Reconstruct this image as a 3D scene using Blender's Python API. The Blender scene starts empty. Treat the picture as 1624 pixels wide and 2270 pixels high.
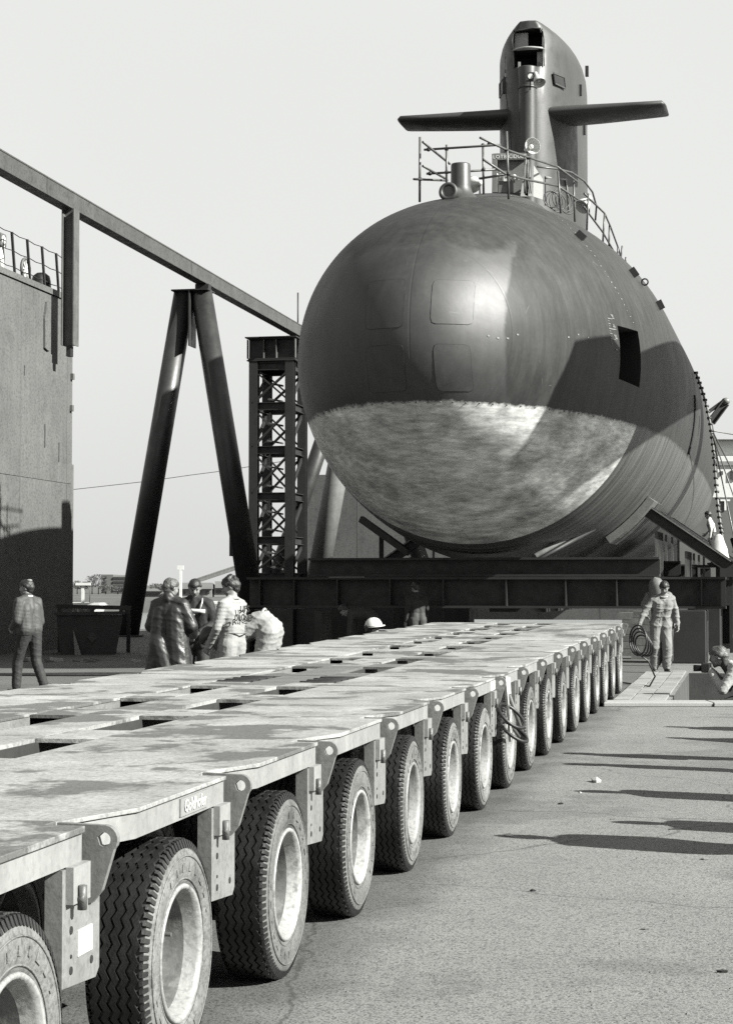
import bpy, math, random
import numpy as np
from mathutils import Vector, Matrix

random.seed(7)
R = math.radians
scn = bpy.context.scene
COL = scn.collection

# ------------------------------------------------------------------ camera, light, exposure
CAM_H = 1.65
PITCH = math.atan(163.4 / 4105.0)
cam_d = bpy.data.cameras.new("camera")
cam_d.sensor_fit = 'VERTICAL'
cam_d.sensor_height = 36.0
cam_d.lens = 36.0 * 4105.0 / 2269.0
cam_d.clip_start = 0.05
cam_d.clip_end = 9000.0
cam = bpy.data.objects.new("camera", cam_d)
COL.objects.link(cam)
cam.location = (0, 0, CAM_H)
cam.rotation_euler = (math.pi / 2 + PITCH, 0, 0)
scn.camera = cam

TINT = (0.985, 1.0, 0.968)
SUN_AZ = R(25.0)      # behind pure right
SUN_EL = R(33.5)
SUN = Vector((math.cos(SUN_AZ) * math.cos(SUN_EL), -math.sin(SUN_AZ) * math.cos(SUN_EL), math.sin(SUN_EL)))

world = bpy.data.worlds.new("World")
scn.world = world
world.use_nodes = True
nt = world.node_tree
bg = nt.nodes['Background']
sky = nt.nodes.new('ShaderNodeTexSky')
sky.sky_type = 'NISHITA'
sky.sun_disc = False
sky.sun_elevation = SUN_EL
sky.sun_rotation = math.atan2(SUN.x, SUN.y)
sky.air_density = 1.0
sky.dust_density = 1.0
sky.ozone_density = 1.0
# black-and-white film behind a red filter
sep = nt.nodes.new('ShaderNodeSeparateColor')
nt.links.new(sky.outputs[0], sep.inputs[0])
# the bright hazy low sky saturates the film
m1 = nt.nodes.new('ShaderNodeMath'); m1.operation = 'MULTIPLY_ADD'; m1.inputs[1].default_value = -0.15
nt.links.new(sep.outputs[2], m1.inputs[0]); nt.links.new(sep.outputs[0], m1.inputs[2])
m2 = nt.nodes.new('ShaderNodeMath'); m2.operation = 'MINIMUM'; m2.inputs[1].default_value = 1.05
nt.links.new(m1.outputs[0], m2.inputs[0])
mx = nt.nodes.new('ShaderNodeMix'); mx.data_type = 'RGBA'; mx.clamp_factor = False
mx.inputs[6].default_value = (0, 0, 0, 1)
mx.inputs[7].default_value = (*TINT, 1)
# faint veils of high haze and a slightly duller band at the horizon
wtc = nt.nodes.new('ShaderNodeTexCoord'); wn = nt.nodes.new('ShaderNodeTexNoise'); wn.inputs['Scale'].default_value = 3.0; wn.inputs['Detail'].default_value = 6.0
nt.links.new(wtc.outputs['Generated'], wn.inputs['Vector'])
wr = nt.nodes.new('ShaderNodeMapRange'); wr.inputs[1].default_value = 0.3; wr.inputs[2].default_value = 0.7; wr.inputs[3].default_value = 0.975; wr.inputs[4].default_value = 1.02
nt.links.new(wn.outputs['Fac'], wr.inputs[0])
wz = nt.nodes.new('ShaderNodeSeparateXYZ'); nt.links.new(wtc.outputs['Generated'], wz.inputs[0])
wh = nt.nodes.new('ShaderNodeMapRange'); wh.inputs[1].default_value = 0.0; wh.inputs[2].default_value = 0.13; wh.inputs[3].default_value = 0.84; wh.inputs[4].default_value = 1.0
nt.links.new(wz.outputs[2], wh.inputs[0])
m3 = nt.nodes.new('ShaderNodeMath'); m3.operation = 'MULTIPLY'; nt.links.new(m2.outputs[0], m3.inputs[0]); nt.links.new(wr.outputs[0], m3.inputs[1])
m4 = nt.nodes.new('ShaderNodeMath'); m4.operation = 'MULTIPLY'; nt.links.new(m3.outputs[0], m4.inputs[0]); nt.links.new(wh.outputs[0], m4.inputs[1])
nt.links.new(m4.outputs[0], mx.inputs[0])
nt.links.new(mx.outputs[2], bg.inputs[0])
bg.inputs[1].default_value = 0.15

sun_d = bpy.data.lights.new("sun", 'SUN')
sun_d.energy = 3.1
sun_d.angle = R(0.5)
sun_d.color = (1.0, 0.99, 0.95)
sun = bpy.data.objects.new("sun", sun_d)
COL.objects.link(sun)
sun.location = (30, -10, 40)
sun.rotation_euler = SUN.to_track_quat('Z', 'Y').to_euler()

scn.view_settings.view_transform = 'Standard'
scn.view_settings.look = 'None'
scn.view_settings.exposure = 2.41
scn.view_settings.gamma = 1.0
scn.view_settings.use_curve_mapping = False
scn.cycles.use_denoising = False
scn.cycles.max_bounces = 6
scn.cycles.diffuse_bounces = 3
scn.cycles.glossy_bounces = 3
scn.cycles.transmission_bounces = 3
scn.cycles.volume_bounces = 0
scn.cycles.sample_clamp_indirect = 3.0

# ------------------------------------------------------------------ pixel -> world helpers
FPX = 4105.0
def ray(x, y):
    a = (x - 812.0) / FPX
    b = -(y - 1134.5) / FPX
    cp, sp = math.cos(PITCH), math.sin(PITCH)
    d = Vector((a, cp - b * sp, sp + b * cp))
    return d / d.y
def at(x, y, Y):
    r = ray(x, y)
    return Vector((r.x * Y, Y, CAM_H + r.z * Y))

# ------------------------------------------------------------------ materials
MATS = {}
ALB = 0.52
def gm(name, v, rough=0.6, var=0.25, scale=3.0, bump=0.15, bscale=60.0, metal=0.0,
       stain=None, streak=0.0, speck=0.0, spscale=150.0, color=None, coords='Object', spec=0.5, dist=0.01, ovar=0.0):
    if name in MATS: return MATS[name]
    v = v * ALB
    if stain: stain = (stain[0] * ALB,) + tuple(stain[1:])
    m = bpy.data.materials.new(name); m.use_nodes = True
    t = m.node_tree; N = t.nodes; L = t.links
    b = N['Principled BSDF']
    b.inputs['Roughness'].default_value = rough
    b.inputs['Metallic'].default_value = metal
    b.inputs['Specular IOR Level'].default_value = spec
    tc = N.new('ShaderNodeTexCoord'); oi = N.new('ShaderNodeObjectInfo')
    ml = N.new('ShaderNodeMath'); ml.operation = 'MULTIPLY'; ml.inputs[1].default_value = 37.0
    L.new(oi.outputs['Random'], ml.inputs[0])
    ad = N.new('ShaderNodeVectorMath'); ad.operation = 'ADD'
    L.new(tc.outputs[coords], ad.inputs[0]); L.new(ml.outputs[0], ad.inputs[1])
    P = ad.outputs[0]
    def noise(sc, det=4.0, ro=0.6, vec=None):
        n = N.new('ShaderNodeTexNoise'); n.inputs['Scale'].default_value = sc
        n.inputs['Detail'].default_value = det; n.inputs['Roughness'].default_value = ro
        L.new(vec or P, n.inputs['Vector']); return n.outputs['Fac']
    def math_(op, a, b_=None, c=None, clamp=False):
        n = N.new('ShaderNodeMath'); n.operation = op; n.use_clamp = clamp
        for i, q in enumerate((a, b_, c)):
            if q is None: continue
            if isinstance(q, (int, float)): n.inputs[i].default_value = q
            else: L.new(q, n.inputs[i])
        return n.outputs[0]
    def mrange(x, a, b_, c, d):
        n = N.new('ShaderNodeMapRange'); n.inputs[1].default_value = a; n.inputs[2].default_value = b_
        n.inputs[3].default_value = c; n.inputs[4].default_value = d; L.new(x, n.inputs[0]); return n.outputs[0]
    s = mrange(noise(scale), 0.3, 0.7, v * (1 - var), v * (1 + var))
    s2 = mrange(noise(scale * 9, 3.0), 0.3, 0.7, 1 - var * 0.35, 1 + var * 0.35)
    s = math_('MULTIPLY', s, s2)
    if stain:
        sv, sscale, thr, amt = stain
        k = math_('MULTIPLY', mrange(noise(sscale, 5.0, 0.62), thr, thr + 0.05, 0.0, 1.0), amt)
        n = N.new('ShaderNodeMix'); L.new(k, n.inputs[0]); L.new(s, n.inputs[2]); n.inputs[3].default_value = sv
        s = n.outputs[0]
    if streak:
        mp = N.new('ShaderNodeMapping'); mp.inputs['Scale'].default_value = (1, 1, 0.06)
        L.new(P, mp.inputs[0])
        k = mrange(noise(7.0, 5.0, 0.7, mp.outputs[0]), 0.35, 0.72, 1.0 + streak * 0.4, 1.0 - streak)
        s = math_('MULTIPLY', s, k)
    if ovar:
        s = math_('MULTIPLY', s, mrange(oi.outputs['Random'], 0.0, 1.0, 1 - ovar, 1 + ovar))
    if speck:
        k = mrange(noise(spscale, 2.0, 0.5), 0.36, 0.5, 1.0 - speck, 1.0)
        s = math_('MULTIPLY', s, k)
        k = mrange(noise(spscale * 1.7, 2.0, 0.5), 0.58, 0.7, 1.0, 1.0 + speck * 0.8)
        s = math_('MULTIPLY', s, k)
    mc = N.new('ShaderNodeMix'); mc.data_type = 'RGBA'; mc.clamp_factor = False
    mc.inputs[6].default_value = (0, 0, 0, 1)
    mc.inputs[7].default_value = (*(color or TINT), 1)
    L.new(s, mc.inputs[0]); L.new(mc.outputs[2], b.inputs['Base Color'])
    rr = mrange(noise(scale * 2.3), 0.3, 0.7, max(rough - 0.1, 0.05), min(rough + 0.1, 1.0))
    L.new(rr, b.inputs['Roughness'])
    if bump:
        bn = N.new('ShaderNodeBump'); bn.inputs['Strength'].default_value = bump
        bn.inputs['Distance'].default_value = dist
        L.new(noise(bscale, 3.0), bn.inputs['Height']); L.new(bn.outputs[0], b.inputs['Normal'])
    MATS[name] = m
    return m

M_deck = gm('deck_steel', 0.38, 0.7, 0.3, 2.6, 0.3, 45.0, stain=(0.11, 1.5, 0.51, 0.9), speck=0.28, spscale=55, ovar=0.08)
M_fascia = gm('cream_paint', 0.32, 0.55, 0.1, 3.0, 0.1, 40.0, streak=0.22, speck=0.12, spscale=30)
M_leg = gm('grey_paint', 0.24, 0.55, 0.14, 3.0, 0.12, 50.0, streak=0.2, speck=0.2, spscale=40)
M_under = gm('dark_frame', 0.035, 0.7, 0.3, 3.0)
M_plate = gm('worn_grey_plate', 0.17, 0.65, 0.18, 3.0, 0.2, 70.0, speck=0.3, spscale=80)
M_tread = gm('tyre_rubber', 0.022, 0.42, 0.5, 6.0, 0.2, 120.0, ovar=0.35)
M_side = gm('dusty_sidewall', 0.19, 0.7, 0.3, 7.0, 0.5, 60.0, streak=0.25, speck=0.35, spscale=60, stain=(0.07, 5.0, 0.6, 0.6), ovar=0.25)
M_rim = gm('rim_paint', 0.36, 0.45, 0.15, 7.0, 0.15, 60.0, stain=(0.16, 12.0, 0.6, 0.6), speck=0.25, spscale=50, ovar=0.15)
M_disc = gm('shaded_dusty_disc', 0.17, 0.55, 0.22, 6.0, 0.15, 60.0, stain=(0.32, 9.0, 0.55, 0.5), speck=0.2, spscale=30)  # dish colour darkened for the shade inside the rim, plus dust stains
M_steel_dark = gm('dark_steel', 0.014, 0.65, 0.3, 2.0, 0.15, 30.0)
M_steel_mid = gm('weathered_steel', 0.13, 0.55, 0.25, 3.0, 0.2, 30.0, streak=0.3)
M_beam = gm('raw_steel_beam', 0.085, 0.55, 0.25, 1.6, 0.2, 30.0, stain=(0.04, 4.0, 0.6, 0.6), speck=0.3, spscale=14)
M_wall = gm('dock_wall_steel', 0.15, 0.6, 0.14, 0.5, 0.15, 12.0, stain=(0.09, 0.8, 0.6, 0.45), streak=0.14, speck=0.3, spscale=16)
M_tube = gm('scaffold_tube', 0.1, 0.45, 0.3, 5.0)
M_white = gm('white_paint', 0.75, 0.4, 0.08, 5.0)
M_lamp = gm('lamp_enamel', 0.8, 0.3, 0.04, 5.0)
M_black = gm('black_rubber', 0.012, 0.5, 0.3, 8.0)
M_void = gm('opening_shade', 0.006, 0.8, 0.2, 3.0)  # near-black colour standing in for shade inside openings and grooves
M_wood = gm('timber', 0.2, 0.75, 0.3, 4.0, 0.3, 40.0, streak=0.3)
M_red = gm('red_webbing', 1.6, 0.6, 0.1, 20.0, color=(0.62, 0.04, 0.035))

# ------------------------------------------------------------------ mesh builder
class MB:
    def __init__(s): s.v = []; s.f = []; s.m = []; s.s = []
    def add(s, vs, fs, m=0, sm=False):
        o = len(s.v); s.v += [tuple(v) for v in vs]
        for f in fs: s.f.append([i + o for i in f]); s.m.append(m); s.s.append(sm)
        return s
    def hexa(s, p, m=0):   # 8 points: bottom 4 ccw, top 4 ccw
        return s.add(p, [(3, 2, 1, 0), (4, 5, 6, 7), (0, 1, 5, 4), (1, 2, 6, 5), (2, 3, 7, 6), (3, 0, 4, 7)], m)
    def box(s, x0, x1, y0, y1, z0, z1, m=0):
        return s.hexa([(x0, y0, z0), (x1, y0, z0), (x1, y1, z0), (x0, y1, z0), (x0, y0, z1), (x1, y0, z1), (x1, y1, z1), (x0, y1, z1)], m)
    def bar(s, p0, p1, w, h, up=(0, 0, 1), m=0):
        p0, p1 = Vector(p0), Vector(p1); d = (p1 - p0).normalized(); up = Vector(up)
        if abs(d.dot(up)) > 0.97: up = Vector((0, 1, 0))
        x = d.cross(up).normalized(); z = x.cross(d).normalized()
        P = []
        for q in (p0, p1):
            P.append([q + x * (w / 2 * a) + z * (h / 2 * b) for a, b in ((-1, -1), (1, -1), (1, 1), (-1, 1))])
        v = P[0] + P[1]
        return s.add(v, [(0, 1, 2, 3), (7, 6, 5, 4), (1, 0, 4, 5), (2, 1, 5, 6), (3, 2, 6, 7), (0, 3, 7, 4)], m)
    def ibeam(s, p0, p1, w, h, t=0.03, up=(0, 0, 1), m=0):
        p0, p1 = Vector(p0), Vector(p1); d = (p1 - p0).normalized(); up = Vector(up)
        if abs(d.dot(up)) > 0.97: up = Vector((0, 1, 0))
        x = d.cross(up).normalized(); z = x.cross(d).normalized()
        W, H = w / 2, h / 2; k = t / 2
        pr = [(-W, -H), (W, -H), (W, -H + t), (k, -H + t), (k, H - t), (W, H - t), (W, H), (-W, H), (-W, H - t), (-k, H - t), (-k, -H + t), (-W, -H + t)]
        v = [q + x * a + z * b for q in (p0, p1) for a, b in pr]
        n = 12
        fs = [(i, (i + 1) % n, n + (i + 1) % n, n + i) for i in range(n)]
        for o in (0, n):
            fs += [(o + 0, o + 1, o + 2, o + 11), (o + 3, o + 4, o + 9, o + 10), (o + 5, o + 6, o + 7, o + 8)]
        return s.add(v, fs, m)
    def tube(s, p0, p1, r0, r1=None, n=10, m=0, cap=True):
        r1 = r0 if r1 is None else r1
        p0, p1 = Vector(p0), Vector(p1); d = (p1 - p0).normalized()
        a = Vector((0, 0, 1)) if abs(d.z) < 0.9 else Vector((0, 1, 0))
        x = d.cross(a).normalized(); y = d.cross(x).normalized()
        v = []
        for q, r in ((p0, r0), (p1, r1)):
            for i in range(n):
                t = 2 * math.pi * i / n
                v.append(q + x * (r * math.cos(t)) + y * (r * math.sin(t)))
        s.add(v, [(i, (i + 1) % n, n + (i + 1) % n, n + i) for i in range(n)], m, n > 5)
        if cap:
            s.add(v[:n], [tuple(range(n))[::-1]], m); s.add(v[n:], [tuple(range(n))], m)
        return s
    def path(s, pts, r, n=6, m=0):
        pts = [Vector(p) for p in pts]
        v = []; k = len(pts)
        for i, q in enumerate(pts):
            d = (pts[min(i + 1, k - 1)] - pts[max(i - 1, 0)]).normalized()
            a = Vector((0, 0, 1)) if abs(d.z) < 0.93 else Vector((0, 1, 0))
            x = d.cross(a).normalized(); y = d.cross(x).normalized()
            for j in range(n):
                t = 2 * math.pi * j / n
                v.append(q + x * (r * math.cos(t)) + y * (r * math.sin(t)))
        fs = [(i * n + j, i * n + (j + 1) % n, (i + 1) * n + (j + 1) % n, (i + 1) * n + j) for i in range(k - 1) for j in range(n)]
        s.add(v, fs, m, True)
        s.add(v[:n], [tuple(range(n))[::-1]], m); s.add(v[-n:], [tuple(range(n))], m)
        return s
    def lathe(s, prof, c, ax, n=32, m=0, close=False):
        # prof: list of (radius, along); ax axis vector
        c = Vector(c); ax = Vector(ax).normalized()
        a = Vector((0, 0, 1)) if abs(ax.z) < 0.9 else Vector((1, 0, 0))
        x = ax.cross(a).normalized(); y = ax.cross(x).normalized()
        v = []
        for r, h in prof:
            for i in range(n):
                t = 2 * math.pi * i / n
                v.append(c + ax * h + x * (r * math.cos(t)) + y * (r * math.sin(t)))
        k = len(prof)
        rg = range(k if close else k - 1)
        fs = [(a_ * n + i, a_ * n + (i + 1) % n, ((a_ + 1) % k) * n + (i + 1) % n, ((a_ + 1) % k) * n + i) for a_ in rg for i in range(n)]
        return s.add(v, fs, m, True)
    def prism(s, poly, o, ax, ay, az, d, m=0):
        o, ax, ay, az = Vector(o), Vector(ax), Vector(ay), Vector(az)
        n = len(poly)
        v = [o + ax * p[0] + ay * p[1] for p in poly] + [o + ax * p[0] + ay * p[1] + az * d for p in poly]
        return s.add(v, [tuple(range(n))[::-1], tuple(range(n, 2 * n))] + [(i, (i + 1) % n, n + (i + 1) % n, n + i) for i in range(n)], m)
    def torus(s, c, ax, Rr, r, n=24, k=8, m=0):
        prof = [(Rr + r * math.cos(2 * math.pi * i / k), r * math.sin(2 * math.pi * i / k)) for i in range(k)]
        return s.lathe(prof, c, ax, n, m, close=True)
    def blob(s, c, rx, ry, rz, m=0, nu=10, nv=7):
        v = []; c = Vector(c)
        for j in range(nv + 1):
            p = math.pi * j / nv
            for i in range(nu):
                t = 2 * math.pi * i / nu
                v.append((c.x + rx * math.sin(p) * math.cos(t), c.y + ry * math.sin(p) * math.sin(t), c.z + rz * math.cos(p)))
        return s.add(v, [(j * nu + i, (j + 1) * nu + i, (j + 1) * nu + (i + 1) % nu, j * nu + (i + 1) % nu) for j in range(nv) for i in range(nu)], m, True)
    def mesh(s, name, mats):
        me = bpy.data.meshes.new(name)
        me.from_pydata(s.v, [], s.f)
        for m in (mats if isinstance(mats, (list, tuple)) else [mats]): me.materials.append(m)
        me.polygons.foreach_set('material_index', s.m)
        me.polygons.foreach_set('use_smooth', s.s)
        me.update(); me.validate()
        return me
    def build(s, name, mats, parent=None, loc=None, bevel=0.0, recalc=True):
        me = s.mesh(name, mats)
        if recalc:
            import bmesh
            bm = bmesh.new(); bm.from_mesh(me)
            bmesh.ops.remove_doubles(bm, verts=bm.verts, dist=1e-5)
            bmesh.ops.recalc_face_normals(bm, faces=bm.faces)
            bm.to_mesh(me); bm.free()
        o = bpy.data.objects.new(name, me); COL.objects.link(o)
        if parent is not None: o.parent = parent
        if loc is not None: o.location = loc
        if bevel:
            bv = o.modifiers.new('bevel', 'BEVEL'); bv.width = bevel; bv.segments = 2; bv.limit_method = 'ANGLE'
        return o

def tag(o, label=None, cat=None, group=None, kind=None):
    if label: o['label'] = label
    if cat: o['category'] = cat
    if group: o['group'] = group
    if kind: o['kind'] = kind
    return o
def empty(name, loc=(0, 0, 0), rz=0.0, label=None, cat=None, group=None):
    o = bpy.data.objects.new(name, None); COL.objects.link(o)
    o.location = loc; o.rotation_euler = (0, 0, rz); o.empty_display_size = 0.2
    return tag(o, label, cat, group)
def inst(name, mesh, parent, loc=(0, 0, 0), rot=(0, 0, 0), sc=None):
    o = bpy.data.objects.new(name, mesh); COL.objects.link(o); o.parent = parent
    o.location = loc; o.rotation_euler = rot
    if sc: o.scale = sc
    return o
def copy_tree(o, parent=None):
    c = o.copy(); COL.objects.link(c)
    if parent is not None: c.parent = parent
    for ch in o.children: copy_tree(ch, c)
    return c
def text_mesh(name, body, size, mat, ext=0.002, space=1.0):
    cu = bpy.data.curves.new(name, 'FONT'); cu.body = body; cu.size = size; cu.extrude = ext
    cu.align_x = 'CENTER'; cu.align_y = 'CENTER'; cu.space_character = space; cu.resolution_u = 2
    cu.offset = size * 0.012
    o = bpy.data.objects.new(name, cu); COL.objects.link(o)
    dg = bpy.context.evaluated_depsgraph_get()
    me = bpy.data.meshes.new_from_object(o.evaluated_get(dg))
    bpy.data.objects.remove(o); me.materials.clear(); me.materials.append(mat)
    return me
def text(name, body, size, mat, parent, c, right, up, ext=0.002, space=1.0, sx=1.0):
    me = text_mesh(name, body, size, mat, ext, space)
    right, up = Vector(right).normalized(), Vector(up).normalized(); nrm = right.cross(up)
    mw = Matrix((right * sx, up, nrm)).transposed().to_4x4()
    me.transform(Matrix.Translation(Vector(c)) @ mw)
    o = bpy.data.objects.new(name, me); COL.objects.link(o)
    if parent is not None: o.parent = parent
    return o
# ------------------------------------------------------------------ ground, quay, water, far land
def ground_material():
    m = gm('quay_surface', 0.25, 0.8, 0.14, 0.35, 0.9, 90.0, speck=0.62, spscale=75.0, stain=(0.13, 0.5, 0.56, 0.5), dist=0.006)
    t = m.node_tree; N = t.nodes; L = t.links; b = N['Principled BSDF']
    src = b.inputs['Base Color'].links[0].from_socket
    tc = N.new('ShaderNodeTexCoord')
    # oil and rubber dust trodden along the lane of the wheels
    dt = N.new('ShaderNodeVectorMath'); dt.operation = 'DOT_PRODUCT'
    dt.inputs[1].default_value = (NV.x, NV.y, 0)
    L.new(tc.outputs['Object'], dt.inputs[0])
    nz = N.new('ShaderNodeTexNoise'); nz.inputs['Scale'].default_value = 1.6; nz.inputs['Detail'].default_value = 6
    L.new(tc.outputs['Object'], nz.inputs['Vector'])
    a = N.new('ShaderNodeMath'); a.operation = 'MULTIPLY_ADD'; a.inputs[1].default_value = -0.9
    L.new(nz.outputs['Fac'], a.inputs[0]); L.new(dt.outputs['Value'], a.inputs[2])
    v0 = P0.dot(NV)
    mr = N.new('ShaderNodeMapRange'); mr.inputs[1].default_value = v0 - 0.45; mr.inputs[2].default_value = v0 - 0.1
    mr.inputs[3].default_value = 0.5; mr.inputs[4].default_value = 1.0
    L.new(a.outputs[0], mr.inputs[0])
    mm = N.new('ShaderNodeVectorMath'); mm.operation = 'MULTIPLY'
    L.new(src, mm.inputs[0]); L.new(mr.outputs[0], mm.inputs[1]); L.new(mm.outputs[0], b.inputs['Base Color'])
    # hairline cracks
    vc = N.new('ShaderNodeTexVoronoi'); vc.feature = 'DISTANCE_TO_EDGE'; vc.inputs['Scale'].default_value = 0.28
    dn = N.new('ShaderNodeVectorMath'); dn.operation = 'MULTIPLY_ADD'; dn.inputs[1].default_value = (0.5, 0.5, 0.5)
    L.new(nz.outputs['Color'], dn.inputs[0]); L.new(tc.outputs['Object'], dn.inputs[2]); L.new(dn.outputs[0], vc.inputs['Vector'])
    cm_ = N.new('ShaderNodeMapRange'); cm_.inputs[1].default_value = 0.0015; cm_.inputs[2].default_value = 0.004
    cm_.inputs[3].default_value = 0.55; cm_.inputs[4].default_value = 1.0; L.new(vc.outputs['Distance'], cm_.inputs[0])
    m4 = N.new('ShaderNodeVectorMath'); m4.operation = 'MULTIPLY'
    L.new(mm.outputs[0], m4.inputs[0]); L.new(cm_.outputs[0], m4.inputs[1]); mm = m4
    # coarse voronoi grit
    vo = N.new('ShaderNodeTexVoronoi'); vo.inputs['Scale'].default_value = 42.0; L.new(tc.outputs['Object'], vo.inputs['Vector'])
    mr2 = N.new('ShaderNodeMapRange'); mr2.inputs[1].default_value = 0.05; mr2.inputs[2].default_value = 0.28
    mr2.inputs[3].default_value = 0.4; mr2.inputs[4].default_value = 1.0
    L.new(vo.outputs['Distance'], mr2.inputs[0])
    m3 = N.new('ShaderNodeVectorMath'); m3.operation = 'MULTIPLY'
    L.new(mm.outputs[0], m3.inputs[0]); L.new(mr2.outputs[0], m3.inputs[1]); L.new(m3.outputs[0], b.inputs['Base Color'])
    return m
TH = math.atan((1653 - 812) / FPX)
DV = Vector((math.sin(TH), math.cos(TH), 0))
NV = Vector((math.cos(TH), -math.sin(TH), 0))
P0 = Vector((-1.937, 0, 0))
def tw(u, v, z=0.0): return P0 + DV * u + NV * v + Vector((0, 0, z))

M_ground = ground_material()
# pit (slot in the quay) at the right, aligned with the trailer
PU0, PU1, PV0, PV1 = 27.15, 36.6, 0.0, 6.0   # along, across
pit_a = [at(1480, 1557, 26.0), at(1505, 1490, 35.2)]
def guv(p): q = p - P0; return q.dot(DV), q.dot(NV)
pu0, pv0 = guv(Vector((pit_a[0].x, pit_a[0].y, 0))); pu1, pv1 = guv(Vector((pit_a[1].x, pit_a[1].y, 0)))
pv1 = pv0
g = MB()
def quad_uv(u0, u1, v0, v1, z=0.0):
    g.add([tw(u0, v0, z), tw(u0, v1, z), tw(u1, v1, z), tw(u1, v0, z)], [(0, 1, 2, 3)])
pw = pv0 + 3.4
quad_uv(-60, pu0, -90, 200)
quad_uv(pu0, pu1, -90, pv0); quad_uv(pu0, pu1, pw, 200)
quad_uv(pu1, 68, -90, 200)
quad_uv(68, 190, 3.5, 200)
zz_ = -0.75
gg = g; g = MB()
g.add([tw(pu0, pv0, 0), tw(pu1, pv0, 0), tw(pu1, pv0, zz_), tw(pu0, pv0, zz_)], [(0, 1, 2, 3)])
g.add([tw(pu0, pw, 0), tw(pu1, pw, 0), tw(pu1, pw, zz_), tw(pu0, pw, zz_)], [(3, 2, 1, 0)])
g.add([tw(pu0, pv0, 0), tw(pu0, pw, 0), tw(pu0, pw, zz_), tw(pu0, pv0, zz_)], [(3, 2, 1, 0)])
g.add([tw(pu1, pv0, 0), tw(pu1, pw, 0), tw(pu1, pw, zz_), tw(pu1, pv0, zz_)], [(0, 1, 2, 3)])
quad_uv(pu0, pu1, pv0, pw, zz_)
tag(g.build('pit_floor', gm('shaded_pit_concrete', 0.07, 0.8, 0.3, 1.5, 0.3, 40), recalc=False), kind='structure'); g = gg  # pit walls and floor coloured darker to stand in for shade
g.add([tw(68, -90, 0), tw(68, 3.5, 0), tw(68, 3.5, -6), tw(68, -90, -6)], [(0, 1, 2, 3)])
g.add([tw(68, 3.5, 0), tw(190, 3.5, 0), tw(190, 3.5, -6), tw(68, 3.5, -6)], [(0, 1, 2, 3)])
tag(g.build('ground', M_ground, recalc=False), kind='structure')

# raised concrete kerb strip in front of the pit
kb = MB()
a0 = guv(at(1335, 1568, 25.0)); 
k0 = Vector((at(1330, 1560, 25.6).x, 25.6, 0)); k1 = k0 + Vector((9, -0.15, 0))
M_kerb = gm('concrete_edge', 0.42, 0.75, 0.1, 2.0, 0.3, 60, speck=0.2)
kb.add([], [])
for i in range(6):
    p = k0 + Vector((1.5 * i, -0.02 * i, 0))
    o = MB().box(0.006, 1.494, -0.27, 0.27, 0.0, 0.06).build('kerb_stone', M_kerb, loc=p, bevel=0.012)
    if i == 0:
        kerb = empty('kerb', (0, 0, 0)); tag(kerb, kind='structure')
    o.parent = kerb
# steel/timber cover plates beyond the kerb
pl_root = empty('walkway', (0, 0, 0)); tag(pl_root, kind='structure')
M_floorplate = gm('floor_plate', 0.36, 0.7, 0.2, 1.5, 0.3, 60, speck=0.3, spscale=50, stain=(0.14, 1.2, 0.58, 0.4))
fv0 = guv(Vector((at(1335, 1545, 27.0).x, 27.0, 0)))[1]
for i in range(3):
    wdt = (pv0 - 0.04 - 0.02) / 3
    for j in range(6):
        u0 = pu0 + 0.35 + j * 1.55
        v0 = 0.02 + i * wdt
        q = [tw(u0, v0), tw(u0, v0 + wdt - 0.02), tw(u0 + 1.535, v0 + wdt - 0.02), tw(u0 + 1.535, v0)]
        z0, z1 = 0.004, 0.03 + random.uniform(-0.006, 0.006)
        c = sum(q, Vector()) / 4
        mb = MB().hexa([Vector((p.x, p.y, z0)) - c for p in q] + [Vector((p.x, p.y, z1)) - c for p in q])
        mb.build('floor_plate', M_floorplate, pl_root, loc=c)
# steel box in the pit
st = empty('steel_tank', tw(pu0 + 0.5, pv0 + 0.15, zz_ - 0.1), math.pi / 2 - TH, 'open steel trough standing in the pit beside the crouching photographer', 'trough')
mb = MB()
st.rotation_euler[2] += 0.02
for a in ((0, 1.6, 0, 0.02, 0, 0.62), (0, 1.6, -1.0, -0.98, 0, 0.62), (0, 0.02, -0.98, 0, 0, 0.62), (1.58, 1.6, -0.98, 0, 0, 0.62), (0.02, 1.58, -0.98, 0, 0.0, 0.02)):
    mb.box(*a)
mb.build('box_wall', M_steel_dark, st)
mb = MB().box(-0.03, 1.63, 0.022, 0.06, 0.57, 0.63).box(-0.03, 1.63, -1.04, -1.002, 0.57, 0.63).box(-0.06, -0.002, -1.0, 0.02, 0.57, 0.63)
mb.build('rim_angle', M_steel_mid, st)

# litter
def litter(px, py, w, d, lab, mat, hgt=0.012, rz=0.0, cat='litter'):
    r = ray(px, py); t = -CAM_H / r.z
    p = Vector((r.x * t, t, 0.001))
    mb = MB(); n = 7
    rr = random.Random(int(px))
    top = [(w / 2 * math.cos(2 * math.pi * i / n) * rr.uniform(0.8, 1.1), d / 2 * math.sin(2 * math.pi * i / n) * rr.uniform(0.8, 1.1), hgt * rr.uniform(0.3, 1)) for i in range(n)]
    bot = [(x * 0.9, y * 0.9, 0.0) for x, y, z in top]
    v = bot + top + [(0, 0, hgt * 1.3)]
    mb.add(v, [(i, (i + 1) % n, n + (i + 1) % n, n + i) for i in range(n)] + [(n + i, n + (i + 1) % n, 2 * n) for i in range(n)] + [tuple(range(n))[::-1]])
    o = mb.build('litter', mat, loc=p); o.rotation_euler = (0, 0, rz)
    return tag(o, lab, cat)
litter(1321, 1733, 0.085, 0.16, 'crumpled white paper cup scrap alone on the open quay', M_white, 0.035)
litter(1128, 1852, 0.075, 0.08, 'small pale cardboard packet at the tip of the longest shadow', M_white, 0.014, 0.3)
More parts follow.
